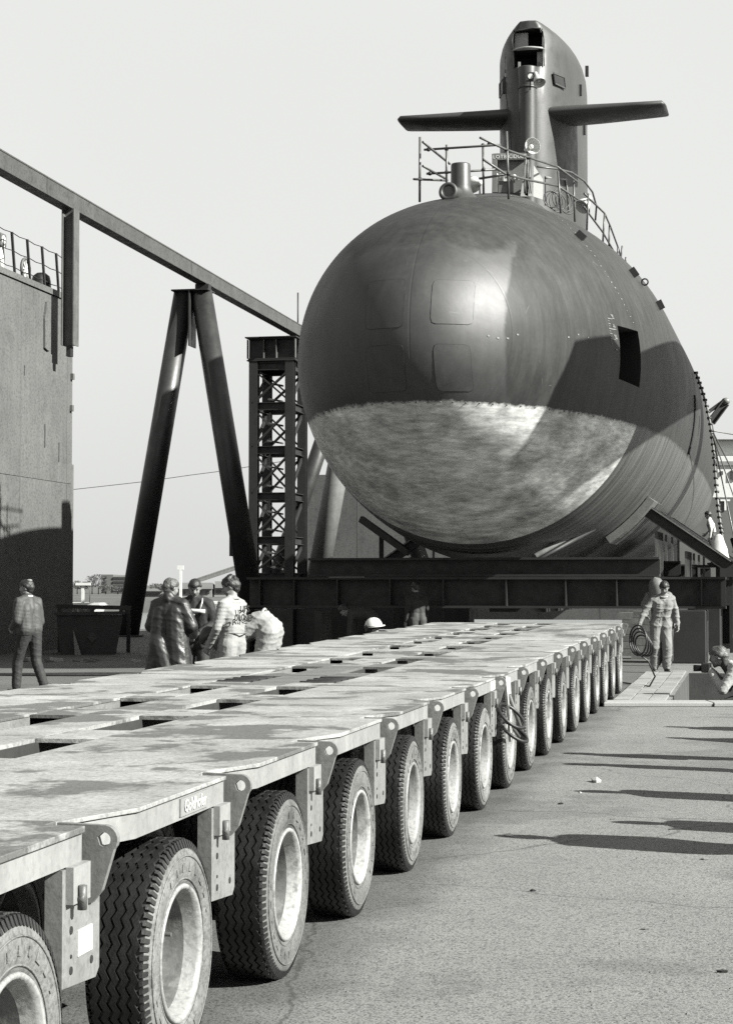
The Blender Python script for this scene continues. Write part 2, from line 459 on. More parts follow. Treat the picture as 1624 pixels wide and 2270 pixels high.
litter(1362, 1815, 0.09, 0.03, 'thin grey splinter lying below the white paper scrap', M_leg, 0.006, 0.5)
litter(1495, 1838, 0.12, 0.02, 'dark thin stick beside the second lowest shadow', M_steel_dark, 0.006, 0.05)
for px_, py_, w_l, d_l, lb_ in ((1242, 1782, .05, .04, 'dark pebble-sized lump left of the middle shadow'), (1560, 1905, .06, .03, 'small pale chip below the longest shadow near the right edge'),
        (1180, 1975, .04, .03, 'little dark flake alone on the open quay left of centre'), (1430, 2060, .05, .03, 'small grey flake low on the open quay'), (1600, 2155, .06, .02, 'dark sliver near the lower right corner')):
    litter(px_, py_, w_l, d_l, lb_, M_steel_dark if 'dark' in lb_ else M_leg, 0.01)
litter(1285, 1757, 0.03, 0.05, 'tiny white chip left of the middle shadow', M_white, 0.008)

# loose grit on the quay
rg_ = random.Random(21); mb = MB()
for i in range(1500):
    Y_ = 3.0 + 20 * rg_.random() ** 1.6; X_ = rg_.uniform(-0.15, 1.0) * Y_ * 0.22
    if (Vector((X_, Y_, 0)) - P0).dot(NV) < 0.1: continue
    s_ = rg_.uniform(0.003, 0.009); h_ = s_ * rg_.uniform(0.5, 1.0); a_ = rg_.uniform(0, 3)
    c_, d_ = math.cos(a_) * s_, math.sin(a_) * s_
    mb.add([(X_ - c_, Y_ - d_, 0.0005), (X_ + d_, Y_ - c_, 0.0005), (X_ + c_, Y_ + d_, 0.0005), (X_ - d_, Y_ + c_, 0.0005), (X_, Y_, h_)], [(0, 1, 4), (1, 2, 4), (2, 3, 4), (3, 0, 4)])
tag(mb.build('grit', gm('grit_stone', 0.16, 0.9, 0.5, 300.0, 0), recalc=False), kind='stuff')
# water
def water_material():
    m = bpy.data.materials.new('harbour_water'); m.use_nodes = True
    N = m.node_tree.nodes; L = m.node_tree.links; b = N['Principled BSDF']
    b.inputs['Base Color'].default_value = (0.045, 0.05, 0.046, 1); b.inputs['Roughness'].default_value = 0.18
    tc = N.new('ShaderNodeTexCoord'); n = N.new('ShaderNodeTexNoise'); n.inputs['Scale'].default_value = 1.2; n.inputs['Detail'].default_value = 5
    L.new(tc.outputs['Object'], n.inputs['Vector'])
    bn = N.new('ShaderNodeBump'); bn.inputs['Strength'].default_value = 0.6; bn.inputs['Distance'].default_value = 0.3
    L.new(n.outputs['Fac'], bn.inputs['Height']); L.new(bn.outputs[0], b.inputs['Normal'])
    return m
w = MB(); w.add([(-4000, -500, -3), (4000, -500, -3), (4000, 5000, -3), (-4000, 5000, -3)], [(0, 1, 2, 3)])
tag(w.build('water', water_material()), kind='structure')
M_land = gm('far_bank', 0.09, 0.9, 0.3, 0.05, 0)
w = MB(); w.add([(-900, 330, -3), (900, 330, -3), (900, 332, -1.0), (-900, 332, -1.0), (900, 3000, 2.0), (-900, 3000, 2.0)], [(0, 1, 2, 3), (3, 2, 4, 5)])
tag(w.build('far_shore', M_land), kind='structure')

# ------------------------------------------------------------------ platform trailers
SP = 1.5
def dz(u): return 0.0 if u < 14.85 else 0.0082 * (u - 14.85)
rot_tr = math.pi / 2 - TH
def TL(u, v, z): return (u, -v, z + dz(u))   # trailer local
# wheel meshes (shared); axis along local y, outer face toward -y
def wheel_meshes():
    W2 = 0.105; n = 64
    prof = [(0.222, -0.085), (0.235, -0.1), (0.27, -0.112), (0.315, -0.114), (0.35, -0.107), (0.372, -0.096), (0.379, -0.08), (0.379, 0.08), (0.372, 0.096), (0.35, 0.107), (0.3, 0.112), (0.235, 0.1), (0.222, 0.085)]
    t = MB()
    t.lathe(prof[5:8], (0, 0, 0), (0, 1, 0), n, 0)
    t.lathe(prof[:6], (0, 0, 0), (0, 1, 0), n, 1)
    t.lathe(prof[7:], (0, 0, 0), (0, 1, 0), n, 1)
    # zig-zag tread ribs
    K = 88
    for rb, yc in enumerate((-0.066, -0.033, 0.0, 0.033, 0.066)):
        hw = 0.0118
        amp = 0.0075
        v = []
        for i in range(K):
            a = 2 * math.pi * i / K
            off = amp * (1 if (i % 2) else -1)
            for rr, yy in ((0.376, -hw - 0.001), (0.391, -hw), (0.391, hw), (0.376, hw + 0.001)):
                v.append((rr * math.cos(a), yc + yy + off, rr * math.sin(a)))
        fs = []
        for i in range(K):
            j = (i + 1) % K
            for q in range(3): fs.append((i * 4 + q, j * 4 + q, j * 4 + q + 1, i * 4 + q + 1))
        t.add(v, fs, 0)
    # shoulder lugs
    for sgn in (-1, 1):
        for i in range(K):
            a0 = 2 * math.pi * (i + 0.12) / K; a1 = 2 * math.pi * (i + 0.72) / K
            v = []
            for a in (a0, a1):
                for rr, yy in ((0.356, 0.1085), (0.385, 0.0975), (0.389, 0.087), (0.374, 0.086)):
                    v.append((rr * math.cos(a), sgn * yy, rr * math.sin(a)))
            t.add(v, [(0, 1, 2, 3), (7, 6, 5, 4), (0, 4, 5, 1), (1, 5, 6, 2), (2, 6, 7, 3)], 0)
    # raised rings and pads on the sidewall
    for r_, h_ in ((0.253, 0.107), (0.33, 0.1125)):
        t.torus((0, -h_, 0), (0, 1, 0), r_, 0.0035, 64, 5, 1)
    for i in range(26):
        a = 2 * math.pi * i / 26 + 0.05
        if i % 13 > 7: continue
        c = Vector((0.292 * math.cos(a), -0.1135, 0.292 * math.sin(a))); rdir = Vector((math.cos(a), 0, math.sin(a)))
        t.bar(c - rdir * 0.014, c + rdir * 0.014, 0.012 + 0.01 * (i % 3), 0.006, (0, 1, 0), 1)
    tyre = t.mesh('tyre', [M_tread, M_side])
    r = MB()
    r.lathe([(0.228, -0.092), (0.236, -0.104), (0.231, -0.112), (0.219, -0.109), (0.213, -0.092), (0.200, -0.05)], (0, 0, 0), (0, 1, 0), 48)
    r.lathe([(0.200, -0.05), (0.194, 0.0), (0.188, 0.05), (0.17, 0.075), (0.13, 0.085), (0.09, 0.088), (0.0005, 0.09)], (0, 0, 0), (0, 1, 0), 48, 1)
    r.lathe([(0.228, -0.092), (0.226, 0.0), (0.228, 0.1)], (0, 0, 0), (0, 1, 0), 32)
    rim = r.mesh('rim', [M_rim, M_disc])
    h = MB()
    h.lathe([(0.0005, 0.04), (0.045, 0.04), (0.052, 0.05), (0.055, 0.08), (0.085, 0.082), (0.09, 0.09)], (0, 0, 0), (0, 1, 0), 20)
    for i in range(8):
        a = 2 * math.pi * i / 8
        h.tube((0.112 * math.cos(a), 0.07, 0.112 * math.sin(a)), (0.112 * math.cos(a), 0.09, 0.112 * math.sin(a)), 0.012, n=6)
    hub = h.mesh('hub', M_disc)
    vlv = MB().tube((0.17, 0.07, 0.03), (0.165, 0.0, 0.03), 0.005, n=8).tube((0.165, 0.01, 0.03), (0.165, -0.015, 0.03), 0.008, n=8).mesh('valve', M_steel_mid)
    wh = MB().tube((0, 0.05, 0), (0, 0.34, 0), 0.06, n=12).box(-0.09, 0.09, 0.12, 0.3, -0.09, 0.16).mesh('wheel', M_under)
    return tyre, rim, hub, vlv, wh
TYRE, RIM, HUB, VALVE, AXLE = wheel_meshes()

def fill_wheel(parent, u, v, flip, detail, rr):
    w_ = inst('wheel', AXLE, parent, (u, -v, 0.391), (0, 0, math.pi if flip else 0))
    ang = rr.uniform(0, 6.28)
    inst('tyre', TYRE, w_, (0, 0, 0), (0, ang, 0))
    inst('rim', RIM, w_, (0, 0, 0), (0, ang * 1.7, 0))
    if detail:
        inst('hub', HUB, w_, (0, 0, 0), (0, ang, 0))
        inst('valve', VALVE, w_, (0, 0, 0), (0, rr.choice((0.0, 2.3, 3.6, 5.1)), 0))
    w_.rotation_euler[2] += rr.uniform(-0.012, 0.012)

WID = 3.0
def trailer(name, k0, k1, label):
    root = empty(name, P0, rot_tr, label, 'trailer', 'platform trailers coupled in line')
    rr = random.Random(k0 * 13 + 5)
    ustart = 5.04 + SP * k0 - 0.89; uend = 5.04 + SP * k1 + 0.61
    ZT, ZB = 0.946, 0.93
    # central spine beam and side boxes under the deck (dark)
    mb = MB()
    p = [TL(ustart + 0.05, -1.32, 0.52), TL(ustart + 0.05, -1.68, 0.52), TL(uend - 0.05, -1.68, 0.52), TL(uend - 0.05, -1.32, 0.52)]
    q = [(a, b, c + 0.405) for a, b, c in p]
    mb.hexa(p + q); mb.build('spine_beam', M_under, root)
    for k in range(k0, k1 + 1):
        uw = 5.04 + SP * k; ub = uw - 0.89; ue = ub + SP
        joint = (k == 6)
        # right and left deck plates
        for side in (0, 1):
            def S(v): return v if side == 0 else -WID - v
            poly = [(ub + 0.002, -0.125), (ub + 0.10, -0.10), (ub + 0.40, 0.0), (ue - 0.09, 0.0), (ue - 0.09, -0.125), (ue - 0.002, -0.125), (ue - 0.002, -1.035), (ub + 0.002, -1.035)]
            e = rr.uniform(-0.002, 0.003)
            vt = [TL(u, S(v), ZT + e) for u, v in poly]; vb = [TL(u, S(v), ZB) for u, v in poly]
            n = len(poly)
            mb = MB().add(vb + vt, [tuple(range(n))[::-1], tuple(range(n, 2 * n))] + [(i, (i + 1) % n, n + (i + 1) % n, n + i) for i in range(n)])
            mb.build('deck_plate', M_deck, root, bevel=0.0025 if k < 8 else 0)
            # fascia under the plate: chamfer + straight run
            fz0, fz1 = (0.846, ZB - 0.004)
            out = [(ub + 0.03, -0.125), (ub + 0.40, -0.012), (ue - 0.085, -0.012)]
            inn = [(ub + 0.03, -0.155), (ub + 0.40, -0.042), (ue - 0.085, -0.042)]
            mb = MB()
            for i in range(2):
                a, b, c, d = out[i], out[i + 1], inn[i + 1], inn[i]
                lo = [TL(*P, fz0) for P in ((a[0], S(a[1])), (b[0], S(b[1])), (c[0], S(c[1])), (d[0], S(d[1])))]
                hi = [TL(*P, fz1) for P in ((a[0], S(a[1])), (b[0], S(b[1])), (c[0], S(c[1])), (d[0], S(d[1])))]
                mb.hexa(lo + hi)
            mb.build('fascia', M_fascia, root)
            # lower deck frame in the dark behind the fascia
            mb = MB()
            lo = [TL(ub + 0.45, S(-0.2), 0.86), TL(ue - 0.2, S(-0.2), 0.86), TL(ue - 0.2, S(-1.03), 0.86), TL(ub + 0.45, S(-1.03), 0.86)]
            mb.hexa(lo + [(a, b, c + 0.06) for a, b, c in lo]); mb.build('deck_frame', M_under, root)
            # leg plate between the wheels
            l0, l1 = ue - 0.24, ue + 0.07
            mb = MB()
            poly = [(l0, 0.505), (l1 - 0.03, 0.485), (l1, 0.51), (l1, 0.84), (l0, 0.84)]
            ov = S(-0.012) if side == 0 else S(-0.012); iv = S(-0.03)
            v_ = [TL(u, ov, z) for u, z in poly] + [TL(u, iv, z) for u, z in poly]
            mb.add(v_, [(0, 1, 2, 3, 4), (9, 8, 7, 6, 5)] + [(i, (i + 1) % 5, 5 + (i + 1) % 5, 5 + i) for i in range(5)])
            # inward return flange of the leg
            lo = [TL(l0, S(-0.03), 0.505), TL(l0 + 0.015, S(-0.03), 0.505), TL(l0 + 0.015, S(-0.065), 0.505), TL(l0, S(-0.065), 0.505)]
            mb.hexa(lo + [(a, b, c + 0.335) for a, b, c in lo])
            leg = mb.build('leg_plate', M_leg, root)
            if side == 0 and k < 9:
                for (du, zz0, rad) in ((0.07, 0.545, 0.012), (0.24, 0.545, 0.012), (0.07, 0.66, 0.012), (0.07, 0.585, 0.006)):
                    b_ = MB().tube(TL(l0 + du, S(-0.013), zz0), TL(l0 + du, S(-0.0095), zz0), rad, n=12)
                    b_.build('bolt_hole_disc', M_void, leg)  # flat dark disc on the plate, standing in for a shaded hole
            # lug bracket
            mb = MB()
            uu = ue - 0.03
            pts = []
            c_v, c_z, r_o = 0.036, 0.902, 0.042
            for i in range(9):
                a = R(100 - i * 18); pts.append((c_v + r_o * math.cos(a), c_z + r_o * math.sin(a)))
            pts += [(0.03, 0.752), (0.0, 0.715), (-0.11, 0.715), (-0.11, 0.948)]
            # ring hole: cut as outer polygon around a ring of quads
            rh = 0.021; nn = len(pts)
            hole = []
            for (pv_, pz_) in pts:
                a = math.atan2(pz_ - c_z, pv_ - c_v); hole.append((c_v + rh * math.cos(a), c_z + rh * math.sin(a)))
            for th in (0.0,):
                f1 = [TL(uu, S(a), z) for a, z in pts] + [TL(uu, S(a), z) for a, z in hole]
                f2 = [TL(uu + 0.025, S(a), z) for a, z in pts] + [TL(uu + 0.025, S(a), z) for a, z in hole]
                N_ = 2 * nn
                fs = []
                for i in range(nn):
                    j = (i + 1) % nn
                    fs.append((i, j, nn + j, nn + i)); fs.append((N_ + nn + i, N_ + nn + j, N_ + j, N_ + i))
                    fs.append((j, i, N_ + i, N_ + j)); fs.append((nn + i, nn + j, N_ + nn + j, N_ + nn + i))
                mb.add(f1 + f2, fs)
            lug = mb.build('lug', M_leg, root)
            if side == 0 or k % 2 == 0:
                mb = MB()
                lo = [TL(ue - 0.215, S(0.012), 0.74), TL(ue - 0.075, S(0.012), 0.74), TL(ue - 0.075, S(-0.012), 0.74), TL(ue - 0.215, S(-0.012), 0.74)]
                mb.hexa(lo + [(a, b, 0.846 + dz(a)) for a, b, c in lo]); mb.build('lug_foot', M_fascia, lug)
                mb = MB().tube(TL(ue - 0.17, S(0.012), 0.752), TL(ue - 0.17, S(0.032), 0.752), 0.016, n=6)
                mb.tube(TL(ue - 0.17, S(0.022), 0.72), TL(ue - 0.17, S(0.022), 0.79), 0.014, n=6)
                mb.build('lug_bolt', M_steel_mid, lug)
        # cross members between the hole rows and the middle spine plate
        for (a, b, c, d, nm) in ((uw + 0.49, uw + 1.015, -1.332, -1.039, 'cross_plate'), (uw + 0.49, uw + 1.015, -1.961, -1.668, 'cross_plate'), (ub + 0.002, ue - 0.002, -1.664, -1.336, 'spine_plate')):
            if nm == 'cross_plate' and k == k1: b = uend
            lo = [TL(a, c, 0.924), TL(b, c, 0.924), TL(b, d, 0.924), TL(a, d, 0.924)]
            e = rr.uniform(-0.002, 0.002)
            MB().hexa(lo + [(x, y, 0.944 + e + dz(x)) for x, y, z in lo]).build(nm, M_plate if (joint or k == 7) else M_deck, root)
        if k == k0:
            for (c, d) in ((-1.332, -1.039), (-1.961, -1.668)):
                lo = [TL(ub, c, 0.84), TL(uw - 0.485, c, 0.84), TL(uw - 0.485, d, 0.84), TL(ub, d, 0.84)]
                MB().hexa(lo + [(x, y, 0.944 + dz(x)) for x, y, z in lo]).build('cross_plate', M_deck, root)
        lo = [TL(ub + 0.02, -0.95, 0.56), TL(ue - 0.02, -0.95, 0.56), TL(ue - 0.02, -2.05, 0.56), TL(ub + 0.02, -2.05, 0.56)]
        MB().hexa(lo + [(x, y, z + 0.03) for x, y, z in lo]).build('dark_hole_pan', M_under, root)  # added dark pan that keeps the deck holes black inside
        # inner webs seen in the holes
        for vv in (-1.03, -1.345, -1.655, -1.97):
            lo = [TL(uw - 0.485, vv - 0.006, 0.8), TL(uw + 0.49, vv - 0.006, 0.8), TL(uw + 0.49, vv + 0.006, 0.8), TL(uw - 0.485, vv + 0.006, 0.8)]
            MB().hexa(lo + [(x, y, z + 0.128) for x, y, z in lo]).build('web_plate', M_leg, root)
        # wheels: outer pair at each side, inner ones
        vis = k >= 0
        fill_wheel(root, uw, -0.115, False, vis and k < 14, rr)
        fill_wheel(root, uw, -WID + 0.115, True, False, rr)
        fill_wheel(root, uw, -0.72, False, False, rr)
        fill_wheel(root, uw, -WID + 0.72, True, False, rr)
    # end plates
    for u in (ustart, uend):
        lo = [TL(u - 0.01, -0.13, 0.8), TL(u + 0.01, -0.13, 0.8), TL(u + 0.01, -WID + 0.13, 0.8), TL(u - 0.01, -WID + 0.13, 0.8)]
        MB().hexa(lo + [(x, y, z + 0.128) for x, y, z in lo]).build('end_plate', M_fascia, root)
    return root
T1 = trailer('platform_trailer', -2, 6, 'nearest flat platform trailer, pale stained steel deck on a long row of big tyres')
T2 = trailer('platform_trailer', 7, 16, 'farther flat platform trailer coupled behind, its end deck reaching under the submarine bow')
# hydraulic cylinders lying in the coupling gap
for j, vv in enumerate((-1.19, -1.82)):
    cyl = None
    for i in range(4):
        u = 5.04 + SP * 6 - 0.36 + 0.22 * i
        mb = MB().tube(TL(u, vv - 0.13, 0.86), TL(u, vv + 0.13, 0.86), 0.092, n=20)
        mb.torus(TL(u, vv + 0.12, 0.86), (0, 1, 0), 0.08, 0.01, 20, 6)
        mb.build('roller', M_black, T1)
# maker's plates
def sign(root, u, w_, h_, z, txt, size, mat=M_plate):
    mb = MB(); a, b = u - w_ / 2, u + w_ / 2
    lo = [TL(a, -0.012, z - h_ / 2), TL(b, -0.012, z - h_ / 2), TL(b, -0.006, z - h_ / 2), TL(a, -0.006, z - h_ / 2)]
    s = mb.hexa(lo + [(x, y, c + h_) for x, y, c in lo]).build('name_plate', mat, root)
    if txt: text('lettering', txt, size, M_white, s, TL(u, -0.003, z), (1, 0, 0), (0, 0, 1), 0.001, 1.0)
M_plate2 = gm('name_plate_paint', 0.3, 0.6, 0.1, 8, 0.1)
sign(T1, 6.68, 0.33, 0.062, 0.888, 'Goldhofer', 0.062, M_plate2)
sign(T1, 14.55, 0.4, 0.07, 0.888, '', 0.05, M_white)
# white tag on a leg
lo = [TL(5.53, -0.012, 0.575), TL(5.65, -0.012, 0.575), TL(5.65, -0.008, 0.575), TL(5.53, -0.008, 0.575)]
MB().hexa(lo + [(a, b, c + 0.075) for a, b, c in lo]).build('paper_tag', M_white, T1)
# steering gear hanging at the coupling
sg = empty('steering_gear', tw(14.75, 0.0, 0), rot_tr, 'white steering arm with two black handwheels hanging at the trailer coupling', 'steering gear')
def SG(u, v, z): return (u, -v, z)
mb = MB().prism([(-0.1, 0.95), (0.2, 0.93), (0.24, 0.8), (0.3, 0.5), (0.24, 0.42), (0.05, 0.75)], (0, -0.05, 0), (1, 0, 0), (0, 0, 1), (0, -1, 0), 0.02)
mb.build('arm_plate', M_white, sg)
mb = MB().tube(SG(0.1, 0.07, 0.8), SG(0.32, 0.17, 0.42), 0.016).tube(SG(0.1, 0.04, 0.62), SG(0.5, 0.1, 0.44), 0.014)
mb.build('arm_rod', M_steel_mid, sg)
for i, (c, ax) in enumerate((((0.0, 0.1, 0.64), (0.5, 0.1, 0.75)), ((0.0, 0.12, 0.52), (0.3, 0.05, 0.95)))):
    c = SG(*c)
    mb = MB().torus(c, (ax[0] * -0.6, -0.7, ax[2]), 0.125, 0.014, 32, 8)
    mb.build('handwheel', M_black, sg)
# hose coil hanging at the far end
hc = empty('hose_coil', tw(30.3, 0.05, 0), rot_tr, 'coiled black hoses hanging off the far right corner of the trailer', 'hoses')
for i in range(4):
    mb = MB().torus((0.05 * i, -0.14 - 0.03 * i, 0.78 - 0.03 * i), (0.6, -0.8 + 0.1 * i, 0.1 * i), 0.24 - 0.02 * i, 0.014, 30, 6)
    mb.build('hose', M_black, hc)
MB().path([(0.0, -0.1, 0.6), (0.02, -0.3, 0.45), (0.1, -0.4, 0.2), (0.3, -0.3, 0.03), (0.7, -0.2, 0.02), (1.6, 0.2, 0.02)], 0.014).build('hose', M_black, hc)
# ------------------------------------------------------------------ submarine
PHI = math.atan(0.236)
AX = Vector((math.sin(PHI), math.cos(PHI), 0)); WX = Vector((math.cos(PHI), -math.sin(PHI), 0))
NOSE = Vector((0.75, 33.38, 6.292))
def prof(s):
    x = min(max(s, 0) / 12.587, 1.0)
    r = 4.2 * max(1 - (1 - x) ** 2.1, 0) ** (1 / 2.1)
    return r * math.sqrt(max(1 - (max(s - 18.57, 0) / 45.7) ** 2, 0))
def hull_hit(px, py, off=0.0):
    d = ray(px, py); t = 31.0
    while t < 110:
        p = Vector((0, 0, CAM_H)) + d * t - NOSE
        s = p.dot(AX)
        if s >= 0:
            lx = p.dot(WX); lz = p.z
            if math.hypot(lx, lz) < prof(s) + off: return Vector((lx, s, lz))
        t += 0.01
    return None
sub = empty('submarine', NOSE, -PHI, 'huge black-hulled submarine with bulbous bow, tall fin and fin planes on its cradle', 'submarine')

def hull_material():
    m = bpy.data.materials.new('hull_paint'); m.use_nodes = True
    t = m.node_tree; N = t.nodes; L = t.links; b = N['Principled BSDF']
    tc = N.new('ShaderNodeTexCoord'); P = tc.outputs['Object']
    sx = N.new('ShaderNodeSeparateXYZ'); L.new(P, sx.inputs[0]); X, Y, Z = sx.outputs
    def mt(op, *a, clamp=False):
        n = N.new('ShaderNodeMath'); n.operation = op; n.use_clamp = clamp
        for i, q in enumerate(a):
            if isinstance(q, (int, float)): n.inputs[i].default_value = q
            else: L.new(q, n.inputs[i])
        return n.outputs[0]
    def mr(x, a, b_, c, d):
        n = N.new('ShaderNodeMapRange'); n.inputs[1].default_value = a; n.inputs[2].default_value = b_
        n.inputs[3].default_value = c; n.inputs[4].default_value = d; L.new(x, n.inputs[0]); return n.outputs[0]
    def noise(sc, det=4, vec=None, scale=(1, 1, 1), ro=0.6):
        mp = N.new('ShaderNodeMapping'); mp.inputs['Scale'].default_value = scale; L.new(vec or P, mp.inputs[0])
        n = N.new('ShaderNodeTexNoise'); n.inputs['Scale'].default_value = sc; n.inputs['Detail'].default_value = det
        n.inputs['Roughness'].default_value = ro
        L.new(mp.outputs[0], n.inputs['Vector']); return n.outputs['Fac']
    def mix(k, a, b_):
        n = N.new('ShaderNodeMix')
        for i, q in ((0, k), (2, a), (3, b_)):
            if isinstance(q, (int, float)): n.inputs[i].default_value = q
            else: L.new(q, n.inputs[i])
        return n.outputs[0]
    fine0 = noise(9.0, 4, None, (1, 1, 0.5))
    wob = mr(noise(1.5, 4), 0.3, 0.7, -0.03, 0.03)
    # below the boot line
    bel = mr(mt('ADD', mt('ADD', Z, wob), mr(fine0, 0.3, 0.7, -0.03, 0.03)), -1.24, -1.32, 0.0, 1.0)
    aft = mr(Y, 6.55, 6.6, 0.0, 1.0)
    # glossy freshly painted patch on the front of the bow dome
    gx = mr(mt('ADD', X, mr(noise(0.9, 5), 0.3, 0.7, -0.1, 0.1)), 1.62, 1.55, 0.0, 1.0)
    gz = mr(mt('ADD', Z, mr(noise(0.8, 5), 0.3, 0.7, -0.25, 0.25)), 1.8, 1.6, 0.0, 1.0)
    gy = mr(Y, 5.4, 5.1, 0.0, 1.0)
    glo = mt('MULTIPLY', mt('MULTIPLY', gx, gz), gy)
    ring = noise(1.0, 5, None, (0.25, 5.0, 0.25), 0.65)
    ringf = noise(1.0, 4, None, (0.5, 16.0, 0.5), 0.6)
    vert = noise(1.6, 5, None, (3.0, 3.0, 0.35), 0.65)
    mott = noise(0.9, 6)
    fine = noise(14.0, 4)
    up = mt('MULTIPLY', mr(ring, 0.3, 0.7, 0.86, 1.14), mt('MULTIPLY', mr(mott, 0.3, 0.7, 0.8, 1.2), mr(fine, 0.3, 0.7, 0.88, 1.12)))
    up = mt('MULTIPLY', up, mr(vert, 0.35, 0.7, 1.25, 0.72))
    matte = mt('MULTIPLY', up, 0.0235)
    gloss = mt('MULTIPLY', up, 0.017)
    upper = mix(glo, matte, gloss)
    brush = noise(3.2, 5, None, (0.9, 0.9, 4.5), 0.6)
    brush2 = noise(9.0, 4, None, (0.8, 0.8, 5.0), 0.6)
    blot = noise(1.1, 5, None, (1, 1, 1.8), 0.62)
    low = mt('MULTIPLY', mt('MULTIPLY', mt('MULTIPLY', mr(brush, 0.32, 0.7, 0.62, 1.25), mr(blot, 0.3, 0.7, 0.45, 1.4)), mr(brush2, 0.3, 0.7, 0.82, 1.12)), 0.52)
    st = mt('MULTIPLY', mr(ring, 0.34, 0.66, 0.5, 1.6), mr(ringf, 0.34, 0.66, 0.6, 1.45))
    lowaft = mt('MULTIPLY', st, 0.055)
    lower = mix(aft, low, lowaft)
    # upper hull aft gets the same rolled streaks more faintly
    s = mix(bel, upper, lower)
    # welded seams: thin darker rings and longitudinal lines
    def line(v, pos, wd): return mr(mt('ABSOLUTE', mt('SUBTRACT', v, pos)), wd, wd * 2, 1.0, 0.0)
    seams = None
    for v, pos, wd in ((Y, 1.0, .01), (Y, 2.55, .012), (Y, 4.6, .012), (Y, 6.58, .014), (Y, 8.3, .012), (Y, 10.2, .014), (Y, 12.5, .014), (Y, 14.6, .014), (Y, 17.5, .014), (Y, 21.5, .014), (X, 0.02, .01)):
        q = line(v, pos, wd); seams = q if seams is None else mt('MAXIMUM', seams, q)
    s = mt('MULTIPLY', s, mr(seams, 0, 1, 1.0, 0.86))
    # worn light edge along the boot line
    edge = mt('MULTIPLY', line(Z, -1.28, 0.014), mr(noise(6, 4), 0.5, 0.6, 0.0, 1.0))
    s = mix(mt('MULTIPLY', edge, mr(Y, 6.5, 6.6, 0.5, 0.0)), s, 0.5)
    # scratches and scuffs
    sc = N.new('ShaderNodeTexVoronoi'); sc.feature = 'DISTANCE_TO_EDGE'; sc.inputs['Scale'].default_value = 0.55
    L.new(P, sc.inputs['Vector'])
    scr = mt('MULTIPLY', mr(sc.outputs['Distance'], 0.002, 0.005, 1.0, 0.0), mr(noise(2.5, 3), 0.6, 0.66, 0.0, 0.35))
    s = mix(mt('MULTIPLY', scr, 0.35), s, 0.3)
    mc = N.new('ShaderNodeMix'); mc.data_type = 'RGBA'
    mc.inputs[6].default_value = (0, 0, 0, 1); mc.inputs[7].default_value = (*TINT, 1)
    L.new(s, mc.inputs[0]); L.new(mc.outputs[2], b.inputs['Base Color'])
    rg = mix(glo, mr(mott, 0.3, 0.7, 0.5, 0.62), mr(mott, 0.3, 0.7, 0.54, 0.66))
    L.new(mix(bel, mix(glo, 0.25, 0.75), 0.5), b.inputs['Specular IOR Level'])
    rg = mix(bel, rg, mix(aft, 0.5, 0.42))
    L.new(rg, b.inputs['Roughness'])
    bn = N.new('ShaderNodeBump'); bn.inputs['Strength'].default_value = 0.35; bn.inputs['Distance'].default_value = 0.05
    hgt = mt('ADD', mt('MULTIPLY', noise(0.8, 3), 0.8), mt('ADD', mt('MULTIPLY', ring, mix(aft, 0.12, 0.5)), mt('MULTIPLY', fine, 0.05)))
    hgt = mt('SUBTRACT', hgt, mt('MULTIPLY', seams, 0.12))
    L.new(hgt, bn.inputs['Height']); L.new(bn.outputs[0], b.inputs['Normal'])
    return m
M_hull = hull_material()
M_sub = gm('submarine_paint', 0.058, 0.5, 0.12, 1.2, 0.12, 25, speck=0.1, spscale=20)
# hull skin with a real opening
H0, H1, TH0, TH1 = 4.72, 6.08, -8.1, 10.4
ss = [0, .003, .01, .025, .05, .09, .14, .2, .28, .38, .5, .65, .82, 1.0, 1.25, 1.5, 1.8, 2.1, 2.5, 2.9, 3.3, 3.75, 4.2, H0, 5.05, 5.4, 5.75, H1, 6.5, 7, 7.6, 8.2, 9, 9.8, 10.6, 11.4, 12.2, 13, 14, 15, 16, 17, 18, 19, 20.5, 22, 24, 26, 28, 31, 34, 37, 41, 45, 49, 53, 56, 59, 61, 62.5, 63.6]
nth = 128
ths = [TH1 + (360 - (TH1 - TH0)) * i / (nth - 8) for i in range(nth - 8)] + [TH0 + (TH1 - TH0) * i / 8 for i in range(8)]
n = len(ths); mb = MB(); v = []
for s_ in ss:
    r_ = prof(s_)
    for a in ths: v.append((r_ * math.cos(R(a)), s_, r_ * math.sin(R(a))))
fs = []
for i in range(len(ss) - 1):
    for j in range(n):
        k = (j + 1) % n
        if ss[i] >= H0 - 1e-6 and ss[i + 1] <= H1 + 1e-6 and j >= nth - 8: continue
        fs.append((i * n + j, i * n + k, (i + 1) * n + k, (i + 1) * n + j))
fs.append(tuple(range((len(ss) - 1) * n, len(ss) * n)))
mb.add(v, fs, 0, True)
hull = mb.build('hull', M_hull, sub)
# opening: recessed trunk and frame
def hp(s_, a, off=0.0):
    r_ = prof(s_) + off
    return Vector((r_ * math.cos(R(a)), s_, r_ * math.sin(R(a))))
mb = MB(); N_ = 6
rimp = [(H0, TH0 + (TH1 - TH0) * i / N_) for i in range(N_ + 1)] + [(H0 + (H1 - H0) * i / N_, TH1) for i in range(1, N_ + 1)] + [(H1, TH1 - (TH1 - TH0) * i / N_) for i in range(1, N_ + 1)] + [(H1 - (H1 - H0) * i / N_, TH0) for i in range(1, N_)]
o1 = [hp(a, b, 0.001) for a, b in rimp]; dd = Vector((-0.75, 0.25, 0)).normalized() * 0.9
o2 = [p + dd for p in o1]; k = len(o1)
mb.add(o1 + o2, [(i, (i + 1) % k, k + (i + 1) % k, k + i) for i in range(k)] + [tuple(range(k, 2 * k))])
mb.build('opening_trunk', M_void, hull)
